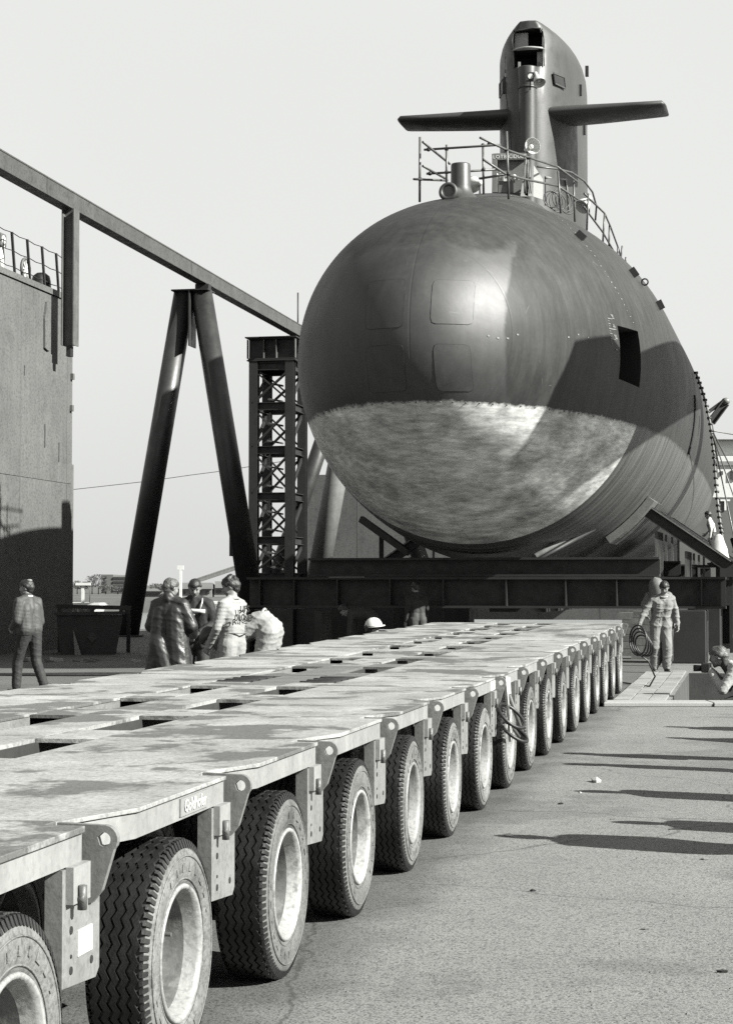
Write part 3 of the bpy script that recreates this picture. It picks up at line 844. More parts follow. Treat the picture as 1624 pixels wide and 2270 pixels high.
# hatch panels on the bow (thin proud plates following the shell)
def nose_patch(name, x0, x1, z0, z1, mat, off, rad=0.08, nx=8):
    me = MB(); v = []
    for i in range(nx + 1):
        for j in range(nx + 1):
            x = x0 + (x1 - x0) * i / nx; z = z0 + (z1 - z0) * j / nx
            # round the corners a little
            cx = min(max(x, x0 + rad), x1 - rad); cz = min(max(z, z0 + rad), z1 - rad)
            dx, dzz = x - cx, z - cz; l = math.hypot(dx, dzz)
            if l > rad: x, z = cx + dx / l * rad, cz + dzz / l * rad
            r_ = math.hypot(x, z); lo, hi = 0.0, 12.0
            for _ in range(30):
                mid = (lo + hi) / 2
                if prof(mid) < r_: lo = mid
                else: hi = mid
            v.append((x, lo - off, z))
    w = nx + 1
    me.add(v, [(i * w + j, (i + 1) * w + j, (i + 1) * w + j + 1, i * w + j + 1) for i in range(nx) for j in range(nx)], 0, True)
    o = me.build(name, mat, hull, recalc=False)
    s_ = o.modifiers.new('solid', 'SOLIDIFY'); s_.thickness = 0.006; s_.offset = 0.0
    e_ = o.modifiers.new('split', 'EDGE_SPLIT'); e_.split_angle = R(35)
    ri = [v[i * w + j] for i, j in [(a, 0) for a in range(nx + 1)] + [(nx, a) for a in range(1, nx + 1)] + [(a, nx) for a in range(nx - 1, -1, -1)] + [(0, a) for a in range(nx - 1, -1, -1)]]
    MB().path([(a, b_ - 0.001, c) for a, b_, c in ri], 0.0035, 5).build('joint', M_void, o)
    return o
pa = [hull_hit(*p) for p in ((960, 620), (1048, 720), (960, 762), (1050, 868), (818, 625), (893, 725))]
def patch_px(a, b): nose_patch('access_plate', a.x, b.x, b.z, a.z, M_hull, 0.004)
patch_px(pa[0], pa[1]); patch_px(pa[2], pa[3]); patch_px(pa[4], pa[5])
nose_patch('access_plate', pa[4].x, pa[5].x, pa[3].z, pa[2].z, M_hull, 0.004)
# boot-top row of studs
for i in range(26):
    a = -2.6 + i * 0.22
    zc = -1.28; r_ = math.hypot(a, zc); lo, hi = 0.0, 12.0
    for _ in range(30):
        mid = (lo + hi) / 2
        if prof(mid) < r_: lo = mid
        else: hi = mid
    MB().blob((a, lo - 0.004, zc), 0.018, 0.012, 0.018).build('weld_stud', M_steel_mid, hull)
# draught marks
def mark(px, py, w, h, tilt=0.0):
    p = hull_hit(px, py)
    if p is None: return
    s_, a = p.y, math.atan2(p.z, p.x)
    nrm = Vector((math.cos(a), 0, math.sin(a)))
    r2 = prof(s_ + 0.05) - prof(s_ - 0.05)
    ta = Vector((0.1 * 0, 0.1, 0)) + nrm * r2; ta.normalize(); tb = Vector((-math.sin(a), 0, math.cos(a)))
    nn = ta.cross(tb).normalized()
    if nn.dot(nrm) < 0: nn = -nn
    c = Vector((prof(s_) * math.cos(a), s_, prof(s_) * math.sin(a))) + nn * 0.004
    mb = MB().add([c + ta * (w / 2 * i) + tb * (h / 2 * j) + ta * (tilt * j * h) + nn * q for q in (0, 0.004) for i, j in ((-1, -1), (1, -1), (1, 1), (-1, 1))],
                  [(3, 2, 1, 0), (4, 5, 6, 7), (0, 1, 5, 4), (1, 2, 6, 5), (2, 3, 7, 6), (3, 0, 4, 7)])
    mb.build('draught_mark', M_leg, hull, recalc=False)
rr = random.Random(3)
def c5b(x, y): return ((1440 + x * 0.0985) / 1.1016, (740 + y * 0.0985) / 1.1016)
for x, y, w, h in ((520, 300, .14, .02), (540, 340, .1, .02), (555, 380, .12, .02), (470, 385, .25, .016), (445, 440, .06, .016), (460, 510, .12, .016), (465, 565, .06, .016),
                   (520, 640, .3, .02), (585, 590, .14, .025), (570, 545, .1, .02), (600, 650, .14, .02), (485, 690, .06, .016), (510, 755, .12, .016), (500, 820, .06, .016), (560, 895, .3, .02),
                   (610, 800, .14, .02), (620, 840, .12, .02), (635, 880, .12, .025), (515, 935, .06, .016), (530, 1005, .06, .016), (640, 1150, .12, .02)):
    mark(*c5b(x, y), w, h)
for i in range(24):
    t = i / 23.0
    x = 1218 + (1400 - 1218) * t + 10 * math.sin(t * 3.1); y = 470 + 245 * (t ** 1.25)
    mark(x + rr.uniform(-2, 2), y, rr.uniform(0.03, 0.1), rr.uniform(0.012, 0.035), 0.3)
for i in range(7): mark(1080 + i * 22 + 90 * (i > 3), 745 + rr.uniform(-4, 6), 0.05, 0.03)
# lifting brackets and eyes on the shoulder
for px, py in ((1288, 521), (1405, 601), (1463, 672)):
    p = hull_hit(px - 6, py + 6) or Vector((3.0, 12, 2.9))
    nrm = Vector((p.x, 0, p.z)).normalized()
    MB().bar(p - nrm * 0.02, p + nrm * 0.13, 0.2, 0.12, (0, 1, 0)).build('lifting_bracket', M_steel_dark, sub)
p = hull_hit(1420, 630)
if p: MB().torus(p + Vector((0.08, 0, 0.05)), (0, 1, 0.2), 0.07, 0.018, 16, 6).build('lifting_eye', M_steel_dark, sub)
p = hull_hit(770, 540)
if p: MB().torus(p + Vector((-0.06, 0, 0.06)), (0, 1, 0.2), 0.07, 0.018, 16, 6).build('lifting_eye', M_steel_dark, sub)
# dark strip laid on the flank aft for the shade inside a narrow slot
mb = MB(); k = 10
v = []
for i in range(k + 1):
    a = 4 - 21 * i / k
    for sy in (15.8, 16.05): v.append(hp(sy, a, 0.012))
mb.add(v, [(2 * i, 2 * i + 1, 2 * i + 3, 2 * i + 2) for i in range(k)], 0, True)
so = mb.build('slot_shade_strip', M_void, hull, recalc=False); q = so.modifiers.new('solid', 'SOLIDIFY'); q.thickness = 0.03
# casing along the top
mb = MB(); v = []; cs = [6.3, 6.6, 7.0, 7.6, 8.2, 9, 11, 13, 16, 19, 23, 28, 33, 41, 49]; nx = 12
for s_ in cs:
    for i in range(nx + 1):
        x = -1.45 + 2.9 * i / nx
        base = math.sqrt(max(prof(s_) ** 2 - x * x, 0))
        k_ = min((s_ - 6.3) / 2.0, 1.0)
        v.append((x, s_, base - 0.03 + k_ * (0.22 * (1 - (abs(x) / 1.45) ** 4) + 0.03)))
w = nx + 1
mb.add(v, [(a * w + i, a * w + i + 1, (a + 1) * w + i + 1, (a + 1) * w + i) for a in range(len(cs) - 1) for i in range(nx)], 0, True)
mb.build('casing', M_sub, sub)
# forward tube with flared base and fairlead ring
zt = prof(5.21)
mb = MB().lathe([(0.75, zt - 0.35), (0.48, zt - 0.1), (0.33, zt + 0.02), (0.245, zt + 0.12), (0.21, zt + 0.24), (0.205, 4.17), (0.195, 4.2), (0.17, 4.2), (0.17, 3.9), (0.0005, 3.9)], (0, 5.33, 0), (0, 0, 1), 28)
tb_ = mb.build('mooring_tube', M_sub, sub)
pr = hull_hit(1012, 436)
rc = Vector((-0.1, 4.45, prof(4.45) + 0.15))
mb = MB().torus(rc, (-0.05, -1, 0.1), 0.155, 0.045, 28, 10); mb.build('fairlead_ring', M_sub, tb_)
MB().tube(rc + Vector((0, 0.03, 0)), rc + Vector((0.06, 0.75, 0.1)), 0.14, n=20).build('fairlead_body', M_sub, tb_)
MB().tube(rc + Vector((0, 0.0, 0)), rc + Vector((0, 0.035, 0)), 0.115, n=20).build('fairlead_glass', M_steel_mid, tb_)

# fin (sail)
def naca(x): return 5 * 0.21 * (.2969 * math.sqrt(x) - .126 * x - .3516 * x * x + .2843 * x ** 3 - .1036 * x ** 4)
CH = 10.5; LE = 15.03
xs = [0, .0012, .004, .0085, .0157, .027, .045, .07, .1, .14, .19, .25, .32, .4, .5, .6, .7, .8, .9, .97, 1.0]
ring2 = [(x, -naca(x)) for x in xs[::-1]] + [(x, naca(x)) for x in xs[1:]]
zl = [2.2, 3.5, 5, 6.5, 8.0, 8.93, 8.98, 9.42, 9.47, 9.6, 9.75, 9.88, 9.97, 10.08, 10.16, 10.2]
ZTOP = 10.2
mb = MB(); v = []
for z in zl:
    t = max((z - 9.35) / (ZTOP - 9.35), 0)
    wf = math.sqrt(max(1 - 0.72 * t ** 2.6, 0.0)) * 1.0
    for x, y in ring2:
        if z > 8.95: x = max(x, 0.0157 * (1 - 0.25 * (1 - abs(y) * CH / 0.4)) if abs(y) * CH < 0.4 else x)
        v.append((y * CH * wf, LE + x * CH, z))
n = len(ring2); fs = []
ile = len(xs) - 1
for a in range(len(zl) - 1):
    for i in range(n - 1):
        hole = (ile - 4 <= i < ile + 4) and ((zl[a] >= 8.97 and zl[a + 1] <= 9.43) or (zl[a] >= 9.46 and zl[a + 1] <= 9.98))
        if hole: continue
        fs.append((a * n + i, a * n + i + 1, (a + 1) * n + i + 1, (a + 1) * n + i))
    fs.append((a * n + n - 1, a * n, (a + 1) * n, (a + 1) * n + n - 1))
fs.append(tuple(range((len(zl) - 1) * n, len(zl) * n)))
mb.add(v, fs, 0, True)
fin = mb.build('fin', M_sub, sub)
M_bright = gm('primer_panel', 0.42, 0.5, 0.12, 4.0)
for z0, z1 in ((8.98, 9.42), (9.47, 9.97)):
    mb = MB(); x = 0.385; y0, y1 = LE + 0.16, LE + 0.9
    mb.add([(-x, y0, z0), (x, y0, z0), (x, y1, z0), (-x, y1, z0), (-x, y0, z1), (x, y0, z1), (x, y1, z1), (-x, y1, z1)], [(0, 1, 2, 3), (4, 5, 6, 7), (3, 2, 6, 7), (0, 3, 7, 4), (1, 2, 6, 5)])
    mb.build('bridge_opening', M_void, fin)
MB().box(-0.37, -0.02, LE + 0.3, LE + 0.33, 9.5, 9.93).build('screen_panel', M_bright, fin)
MB().box(0.22, 0.36, LE + 0.3, LE + 0.33, 9.0, 9.4).build('screen_panel', M_bright, fin)
mb = MB()
lip = []
for i in range(9):
    a = -1 + 2 * i / 8; lip.append((0.41 * a, LE - 0.03 + 0.19 * abs(a) ** 1.7, 9.445))
mb.path(lip, 0.028, 8); mb.build('bridge_lip', M_bright, fin)
fr = []
for x, z in ((0.415, 9.45), (0.42, 9.7), (0.40, 9.87), (0.33, 9.98), (0.1, 10.0), (-0.1, 9.97), (-0.33, 9.95), (-0.40, 9.85), (-0.42, 9.7), (-0.415, 9.45)):
    wf = 1.0; fr.append((x, LE + 0.14, z))
MB().path(fr, 0.02, 6).build('opening_frame', M_sub, fin)
MB().path([(0.42, LE + 0.15, 8.97), (0.42, LE + 0.15, 9.43)], 0.016, 6).build('opening_frame', M_sub, fin)
# leading edge tube
mb = MB().lathe([(0.0005, 8.93), (0.245, 8.93), (0.25, 8.9), (0.235, 8.4), (0.235, 8.38), (0.225, 3.9)], (0, LE + 0.06, 0), (0, 0, 1), 28)
mb.build('leading_edge_tube', M_sub, fin)
MB().tube((0, LE + 0.06, 8.36), (0, LE + 0.06, 8.42), 0.25, n=28).build('tube_collar', M_sub, fin)
# windows in the fin sides, their shaded inside laid on as flat dark sheets
def fin_side(px, py, sgn):
    # hit fin side at pixel
    d = ray(px, py); t = 46.0
    while t < 62:
        p = Vector((0, 0, CAM_H)) + d * t - NOSE
        s_ = (p.dot(AX) - LE) / CH; lx = p.dot(WX)
        if 0 < s_ < 1 and abs(lx) < naca(s_) * CH and lx * sgn > 0: return Vector((lx, p.dot(AX), p.z))
        t += 0.005
    return None
wc = fin_side(1236, 181, 1)
for sgn in (1, -1):
    s0 = wc.y if sgn == 1 else LE + 0.95
    ln = 0.95 if sgn == 1 else 0.7
    pts = [fin_side(*q_, 1) for q_ in ((1226, 186), (1249, 197), (1246, 172), (1223, 163))] if sgn == 1 else []
    if sgn == 1: pts = [p + Vector((0.03, -0.03, 0)) for p in pts]
    else:
      for ds_, dz_ in ((-ln / 2, -0.17), (ln / 2, -0.17), (ln / 2, 0.2), (-ln / 2, 0.2)):
          s_ = (s0 + ds_ - LE) / CH
          pts.append(Vector((sgn * (naca(s_) * CH + 0.006), s0 + ds_, wc.z + dz_)))
    nrm = Vector((sgn, 0, 0))
    mb = MB().add([p for p in pts] + [p + nrm * 0.01 for p in pts], [(0, 1, 2, 3), (4, 5, 6, 7), (0, 1, 5, 4), (1, 2, 6, 5), (2, 3, 7, 6), (3, 0, 4, 7)])
    wdo = mb.build('dark_window_sheet', M_void, fin)
    mb = MB()
    for i in range(4): mb.bar(pts[i] + nrm * 0.012, pts[(i + 1) % 4] + nrm * 0.012, 0.035, 0.03, (1, 0, 0))
    mb.build('window_frame', M_sub, wdo)
for px, py, sg in ((1284, 200, 1), (1118, 195, -1), (1299, 158, 1), (1309, 300, 1)):
    p = fin_side(px, py, sg)
    if p is None:
        q = at(px, py, 51.5) - NOSE; p = Vector((sg * naca(0.3) * CH, LE + 0.3 * CH, q.z))
    MB().bar(p + Vector((sg * 0.01, 0, -0.15)), p + Vector((sg * 0.01, 0, 0.15)), 0.09, 0.09, (0, 1, 0)).build('hinge_plate', M_steel_dark, fin)
for px, py in ((1150, 150), (1194, 150)):
    q = at(px, py, 48.1) - NOSE; p = Vector((q.dot(WX), q.dot(AX), q.z))
    MB().bar(p + Vector((0, 0, -0.13)), p + Vector((0, 0, 0.15)), 0.06, 0.05, (0, 1, 0)).build('hinge_plate', M_steel_dark if px > 1160 else M_bright, fin)
# dark sheet laid on low in the fin for the shade inside a doorway
q = [fin_side(px, py, 1) for px, py in ((1206, 393), (1252, 398), (1258, 470), (1206, 455))]
if all(q):
    nrm = Vector((1, -0.1, 0)).normalized()
    mb = MB().add([p + nrm * 0.004 for p in q] + [p + nrm * 0.014 for p in q], [(0, 1, 2, 3), (4, 5, 6, 7), (0, 1, 5, 4), (1, 2, 6, 5), (2, 3, 7, 6), (3, 0, 4, 7)])
    dr = mb.build('dark_door_sheet', M_void, fin)
    mb = MB().path([p + nrm * 0.02 for p in q[:3]], 0.03, 6); mb.build('door_frame', M_bright, dr)
# fin planes
def plane(sgn):
    mb = MB(); v = []; rows = [(0.2, 0.85, 1.95, .22), (0.9, 0.82, 1.85, .21), (1.8, 0.8, 1.75, .2), (2.8, 0.75, 1.6, .18), (3.45, 0.7, 1.5, .165), (3.53, 0.8, 1.35, .1), (3.56, 1.0, 1.0, .02)]
    base = LE - 0.55
    cx = [0, .01, .04, .1, .2, .35, .55, .75, .9, 1.0]
    def th(x): return 5 * (.2969 * math.sqrt(x) - .126 * x - .3516 * x * x + .2843 * x ** 3 - .1036 * x ** 4)
    ringp = [(x, th(x)) for x in cx] + [(x, -th(x)) for x in cx[-2:0:-1]]
    for x, off, ch, tk in rows:
        for c, y in ringp: v.append((sgn * x, base + off + c * ch, 7.82 + y * ch * tk * (1.0 if x < 3.5 else 0.7)))
    n = len(ringp)
    mb.add(v, [(a * n + i, a * n + (i + 1) % n, (a + 1) * n + (i + 1) % n, (a + 1) * n + i) for a in range(len(rows) - 1) for i in range(n)] + [tuple(range((len(rows) - 1) * n, len(rows) * n))], 0, True)
    return mb.build('fin_plane', M_sub, sub)
plane(1); plane(-1)
# cable down the left of the fin
MB().path([(-0.6, LE + 0.2, 9.3), (-0.62, LE + 0.2, 8.5), (-0.5, LE + 0.1, 7.6), (-0.42, LE + 0.1, 6.5), (-0.45, LE, 5.5), (-0.6, LE - .1, 4.5), (-0.8, LE - 0.5, 4.2)], 0.012, 5).build('cable', M_black, sub)

# ------------------------------------------------------------------ things standing on the casing
def d3(x, y): return ((980 + .3448 * x) / 1.1016, (300 + .3448 * y) / 1.1016)
def p3(x, y, Z): return at(*d3(x, y), Z)
sf = empty('scaffold', p3(318, 480, 40.2), 0, 'tube scaffold guard rail around the mooring tube on the bow', 'scaffold')
SO = sf.location.copy()
def stube(root, pts, r=0.026):
    b = root.location
    return MB().path([Vector(p) - b for p in pts], r, 8).build('scaffold_tube', M_tube, root)
for a, b in (((130, 100, 40), (128, 560, 40)), ((160, 190, 40), (700, 155, 39.2)), ((150, 135, 38.8), (340, 290, 41.2)), ((318, 155, 40.2), (318, 490, 40.2)),
             ((175, 360, 40), (700, 328, 40)), ((150, 305, 38.8), (320, 400, 41)), ((85, 398, 39.8), (325, 408, 40.4)), ((575, 145, 40), (580, 505, 40)),
             ((742, 60, 39.4), (757, 540, 39.4)), ((545, 395, 39.6), (770, 360, 39.5))):
    stube(sf, [p3(*a), p3(*b)])
stube(sf, [p3(555, 105, 38.6), p3(740, 190, 39.4), p3(900, 245, 40.2), p3(1100, 310, 41.5)])
stube(sf, [p3(575, 258, 38.8), p3(740, 365, 39.4), p3(900, 405, 40.2), p3(1100, 445, 41.5)])
for x, y, z in ((130, 398, 40), (318, 185, 40.2), (318, 350, 40.2), (575, 160, 40), (580, 330, 40), (742, 190, 39.4), (755, 362, 39.4), (190, 188, 39.9), (200, 358, 39.9), (620, 150, 39.5), (900, 245, 40.2)):
    MB().blob(p3(x, y, z) - SO, 0.05, 0.05, 0.05, nu=6, nv=4).build('coupler', M_steel_dark, sf)
hr = empty('handrail', p3(1215, 655, 43.5), 0, 'curved deck handrail running aft past the fin on the right', 'handrail')
for pts in ([(1100, 310, 41.5), (1240, 415, 43)], [(1100, 445, 41.5), (1245, 540, 43)], [(1105, 340, 41.5), (1125, 640, 41.5)], [(1215, 400, 43), (1225, 700, 43)],
            [(960, 310, 43), (1100, 325, 43.5), (1200, 350, 44.3), (1290, 410, 45.3), (1350, 490, 46.3), (1378, 590, 47), (1370, 690, 47.2)],
            [(1290, 500, 44), (1435, 640, 46.3), (1475, 730, 47.6), (1530, 880, 50), (1555, 965, 51)],
            [(1285, 590, 44.2), (1420, 770, 46.3), (1495, 900, 48)],
            [(1435, 640, 46.3), (1422, 860, 46.3)], [(1470, 725, 47.6), (1465, 900, 47.6)], [(1530, 880, 50), (1525, 950, 50)], [(1320, 500, 44.3), (1310, 760, 44.3)], [(1560, 870, 51), (1548, 980, 51)], [(1585, 950, 52), (1583, 1000, 52)]):
    stube(hr, [p3(*p) for p in pts], 0.024)
# work lamps
def worklamp(px, py, Z, r, aim, lab):
    c = at(px, py, Z); aim = Vector(aim).normalized()
    o = empty('work_lamp', c, 0, lab, 'work lamp', 'enamel work lamps on the submarine')
    MB().lathe([(r * .98, 0.0), (r, 0.005), (r * 0.9, -0.09), (r * 0.62, -0.2), (r * 0.35, -0.27), (r * 0.3, -0.4), (0.0005, -0.41)], (0, 0, 0), aim, 28).build('shade', M_lamp, o)
    MB().lathe([(r * .97, 0.0), (r * 0.86, -0.085), (r * 0.3, -0.2), (0.0005, -0.2)], (0, 0, 0), aim, 28).build('reflector', M_lamp, o)
    MB().blob(-aim * 0.1, r * .3, r * .3, r * .3).build('bulb', M_lamp, o)
    MB().tube(-aim * 0.35, -aim * 0.35 + Vector((0, 0, -0.35)), 0.02).build('bracket', M_steel_dark, o)
worklamp(1180, 323, 46.2, 0.21, (0.35, -1, 0.05), 'large round white lamp in front of the foot of the fin tube')
worklamp(1195, 184, 47.4, 0.16, (0.25, -0.6, -0.9), 'white bell-shaped lamp high on the fin below its bridge opening')
worklamp(1047, 409, 41.5, 0.19, (-0.4, 0.9, 0.1), 'white round lamp behind the mooring tube')
worklamp(1288, 459, 44.6, 0.19, (-0.5, -0.4, -0.6), 'white lamp tied to the deck handrail right of the fin')
# small square spotlight on the fin tube
o = empty('spotlight', at(1175, 169, 47.6), 0, 'small square black spotlight strapped to the fin tube', 'spotlight')
MB().box(-.11, .11, 0, .12, -.11, .11).build('housing', M_black, o); MB().tube((0, -0.01, 0), (0, 0.002, 0), 0.07, n=16).build('lens', M_lamp, o)
MB().bar((0, 0.06, -0.1), (0, 0.2, -0.3), 0.03, 0.03).build('strap', M_steel_dark, o)
# electrical cabinet with lettering
cb = p3(760, 490, 43.5); cab = empty('welding_cabinet', cb, -0.1, 'dark cabinet with white lettering on its top edge, standing in front of the fin', 'cabinet')
WC, HC = 0.80, 0.93
mb = MB().box(-WC / 2, WC / 2, 0.12, 0.6, 0, HC).box(-WC / 2, -WC / 2 + 0.12, 0, 0.12, 0, HC).box(-WC / 2 + .12, WC / 2, 0, 0.12, HC - 0.16, HC)
mb.build('cabinet_shell', M_plate, cab, bevel=0.01)
text('lettering', 'LOTB', 0.12, M_white, cab, (-0.22, -0.004, HC - 0.085), (1, 0, 0), (0, 0, 1), 0.003, 1.15)
text('lettering', 'CIDUET', 0.12, M_white, cab, (0.2, -0.004, HC - 0.085), (1, 0, 0), (0, 0, 1), 0.003, 1.0)
MB().box(-0.26, 0.1, 0.02, 0.1, 0.0, 0.28).build('lower_box', M_steel_mid, cab)
MB().box(-0.13, 0.03, -0.02, 0.02, 0.26, 0.44).build('paper_sheet', M_white, cab)
text('lettering', 'W', 0.09, M_steel_dark, cab, (-0.05, -0.026, 0.35), (1, 0, 0), (0, 0, 1), 0.002)
for x, z, s_ in ((-0.3, 0.42, .05), (-0.2, 0.36, .04), (-0.22, 0.5, .03), (0.12, 0.36, .06), (0.2, 0.34, .04)):
    MB().blob((x, 0.05, z), s_, 0.05, s_ * 1.3, nu=7, nv=5).build('socket', M_lamp, cab)
# pale boards leaning at the fin
bd = empty('leaning_board', p3(950, 500, 43.2), 0, 'pale perforated boards leaning against the fin beside the cabinet', 'boards')
b0 = bd.location
for pts, mt_ in ((((840, 520), (870, 300), (905, 270), (925, 520)), M_bright), (((930, 520), (935, 300), (1000, 400), (1000, 545)), M_lamp), (((870, 510), (880, 260), (900, 262), (895, 520)), M_white)):
    q = [p3(x, y, 43.3) - b0 for x, y in pts]
    MB().add(q + [p + Vector((0, 0.03, 0)) for p in q], [(0, 1, 2, 3), (7, 6, 5, 4), (0, 1, 5, 4), (1, 2, 6, 5), (2, 3, 7, 6), (3, 0, 4, 7)]).build('board', mt_, bd)
# coils of cable hanging at the door
cc = empty('cable_coil', p3(1100, 520, 44.4), 0, 'coils of black cable hanging in the fin doorway', 'cable coil')
for i in range(6):
    q = p3(1060 + i * 22, 540 + (i % 3) * 12, 43.4 + 0.06 * i) - cc.location
    MB().torus(q, (0.3 + 0.1 * i, -1, 0.1), 0.2 + 0.015 * i, 0.014, 26, 6).build('cable_loop', M_black, cc)
for i in range(5):
    x = 870 + i * 9
    MB().path([p3(x, 262, 42.6) - cc.location, p3(x - 6, 380, 42.6) - cc.location, p3(x - 3 + 3 * i, 500, 42.6) - cc.location], 0.012, 5).build('hanging_cable', M_leg if i % 2 else M_black, cc)
# shackle and rope bit on the bow
sh = empty('shackle', p3(495, 560, 39.2), 0, 'rusty shackle with a loose rope end lying at the top of the bow', 'shackle')
MB().torus((0, 0, 0.05), (0.3, -1, 0), 0.07, 0.025, 14, 6).build('bow', M_steel_dark, sh)
MB().tube((-0.1, 0, 0.0), (0.16, 0, -0.03), 0.028).build('pin', M_steel_dark, sh)
MB().path([(0, 0, 0), (-0.08, -0.1, -0.1), (-0.2, -0.2, -0.17), (-0.33, -0.3, -0.22)], 0.012).build('rope', M_white, sh)
# debris under the rail on the right
for i, (x, y, Z) in enumerate(((800, 500, 41.5), (700, 480, 41.5))):
    pass

# ------------------------------------------------------------------ cradle below
def SL(x, s_, zw): return NOSE + WX * x + AX * s_ + Vector((0, 0, zw - NOSE.z))
def subthing(name, s_, lab, cat, group=None): return empty(name, SL(0, s_, 0), -PHI, lab, cat, group)
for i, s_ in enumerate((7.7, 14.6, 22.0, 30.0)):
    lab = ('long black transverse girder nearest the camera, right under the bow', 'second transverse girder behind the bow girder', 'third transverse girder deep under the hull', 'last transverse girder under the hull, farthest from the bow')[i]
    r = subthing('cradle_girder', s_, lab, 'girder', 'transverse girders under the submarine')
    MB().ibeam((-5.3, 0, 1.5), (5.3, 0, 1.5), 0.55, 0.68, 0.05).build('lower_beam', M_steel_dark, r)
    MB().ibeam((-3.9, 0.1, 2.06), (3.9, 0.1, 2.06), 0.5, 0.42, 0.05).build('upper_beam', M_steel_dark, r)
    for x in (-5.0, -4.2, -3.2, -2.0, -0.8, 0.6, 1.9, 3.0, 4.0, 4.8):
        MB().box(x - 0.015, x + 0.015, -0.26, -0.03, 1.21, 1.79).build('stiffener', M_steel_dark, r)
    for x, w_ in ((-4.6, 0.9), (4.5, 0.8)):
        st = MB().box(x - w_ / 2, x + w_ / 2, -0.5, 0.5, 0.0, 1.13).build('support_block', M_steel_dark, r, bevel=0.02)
# extra dark stools left of the trailer, lumber at right
r = subthing('support_stand', 7.0, 'wide black steel stand filling the gap left of the trailer end under the girder', 'stand')
MB().box(-5.25, -5.1, 0.0, 0.9, 0, 1.1).build('post', M_steel_dark, r); MB().box(-3.6, -3.45, 0.0, 0.9, 0, 1.1).build('post', M_steel_dark, r)
MB().box(-5.1, -3.6, 0.5, 0.56, 0.02, 1.12).build('web', M_steel_dark, r)
r = subthing('timber_stack', 11.3, 'stack of timber blocking between trailer end and right support', 'timber')
rq = random.Random(11)
for j in range(6):
    for i in range(2):
        MB().box(2.7 + rq.uniform(-.05, .05), 3.3 + rq.uniform(-.05, .05), 0.3 * i, 0.3 * i + 0.27, 0.17 * j + 0.002, 0.17 * j + 0.163).build('timber', M_wood, r)
r = subthing('timber_stack', 9.3, 'smaller stack of grey sleepers seen behind the man in pale overalls', 'timber')
for j in range(7):
    MB().box(3.15 + rq.uniform(-.03, .03), 3.75 + rq.uniform(-.03, .03), 0, 0.5, 0.155 * j + 0.002, 0.155 * j + 0.15).build('timber', M_wood, r)
# end posts right
r = empty('end_post', SL(5.65, 7.4, 0), -PHI, 'upright H-section post at the far right end of the bow girder', 'post')
MB().ibeam((0, 0, 0.62), (0, 0, 2.35), 0.3, 0.3, 0.02, (0, 1, 0)).build('post_section', M_steel_mid, r)
MB().box(-.2, .2, -.2, .2, 0.55, 0.62).box(-.2, .2, -.2, .2, 2.35, 2.4).build('post_plate', M_steel_mid, r)
MB().box(-.16, .16, -.16, .16, 0.0, 0.55).build('post_foot', M_steel_dark, r)
# saddles, stools and inclined shores on the right and left
for sd in (1, -1):
    for i, s_ in enumerate((12.0, 12.45, 12.9, 13.35, 13.8, 15.2, 17.5, 20.0)):
        if sd == -1 and i < 7: continue
        side = 'right' if sd == 1 else 'left'
        nth_ = ('first', 'second', 'third', 'fourth', 'fifth', 'sixth', 'seventh', 'eighth')[i]
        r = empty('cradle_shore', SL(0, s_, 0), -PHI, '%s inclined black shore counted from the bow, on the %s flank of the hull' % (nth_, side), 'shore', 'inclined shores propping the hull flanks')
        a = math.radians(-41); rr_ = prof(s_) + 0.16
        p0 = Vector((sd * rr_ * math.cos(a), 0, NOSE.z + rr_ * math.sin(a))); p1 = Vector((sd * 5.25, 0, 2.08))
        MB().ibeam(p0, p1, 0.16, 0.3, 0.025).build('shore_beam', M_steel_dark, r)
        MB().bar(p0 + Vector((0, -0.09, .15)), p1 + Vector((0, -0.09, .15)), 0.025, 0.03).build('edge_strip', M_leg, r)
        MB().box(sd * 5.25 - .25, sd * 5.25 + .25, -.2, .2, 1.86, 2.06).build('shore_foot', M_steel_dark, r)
        if i in (0, 3):
            v = []; k = 6
            for j in range(k + 1):
                aa = math.radians(-56 + 19 * j / k)
                for dr in (0.02, 0.2):
                    for dy in (-0.55, 0.42):
                        q = prof(s_ + dy) + dr; v.append((sd * q * math.cos(aa), dy, NOSE.z + q * math.sin(aa)))
            fs = []
            for j in range(k):
                b = j * 4; c = b + 4
                fs += [(b, b + 1, c + 1, c), (b + 2, c + 2, c + 3, b + 3), (b, c, c + 2, b + 2), (b + 1, b + 3, c + 3, c + 1)]
            fs += [(0, 2, 3, 1), (4 * k, 4 * k + 1, 4 * k + 3, 4 * k + 2)]
            MB().add(v, fs).build('saddle_pad', M_leg if i == 0 else M_steel_mid, r)
        for x in (3.5, 4.2):
            t = (x - abs(p0.x)) / (5.25 - abs(p0.x)); zt_ = p0.z + (p1.z - p0.z) * t - 0.33
            if zt_ > 1.95: MB().box(sd * x - .03, sd * x + .03, -.03, .03, 1.86, zt_).build('upright', M_steel_mid, r)
# keel blocks
r = subthing('keel_blocks', 0, 'row of dark timber keel blocks under the middle of the hull', 'keel blocks')
for i in range(9):
    MB().box(-0.7, 0.7, 13.0 + i * 2.4, 14.1 + i * 2.4, 1.0, 2.1).build('keel_block', M_steel_dark, r)
# diagonal pale prop pole
pA, pB = at(1183, 1234, 40.7), at(1305, 1160, 42.0)
r = empty('prop_pole', pA, 0, 'pale round pole leaning diagonally under the bow right of the keel', 'pole')
MB().tube(Vector((0, 0, 0)), pB - pA, 0.07, n=12).build('pole', M_wood, r)
MB().tube(Vector((0.12, 0.1, -0.05)), pB - pA + Vector((0.12, 0.1, -0.12)), 0.05, n=12).build('pole', M_steel_dark, r)
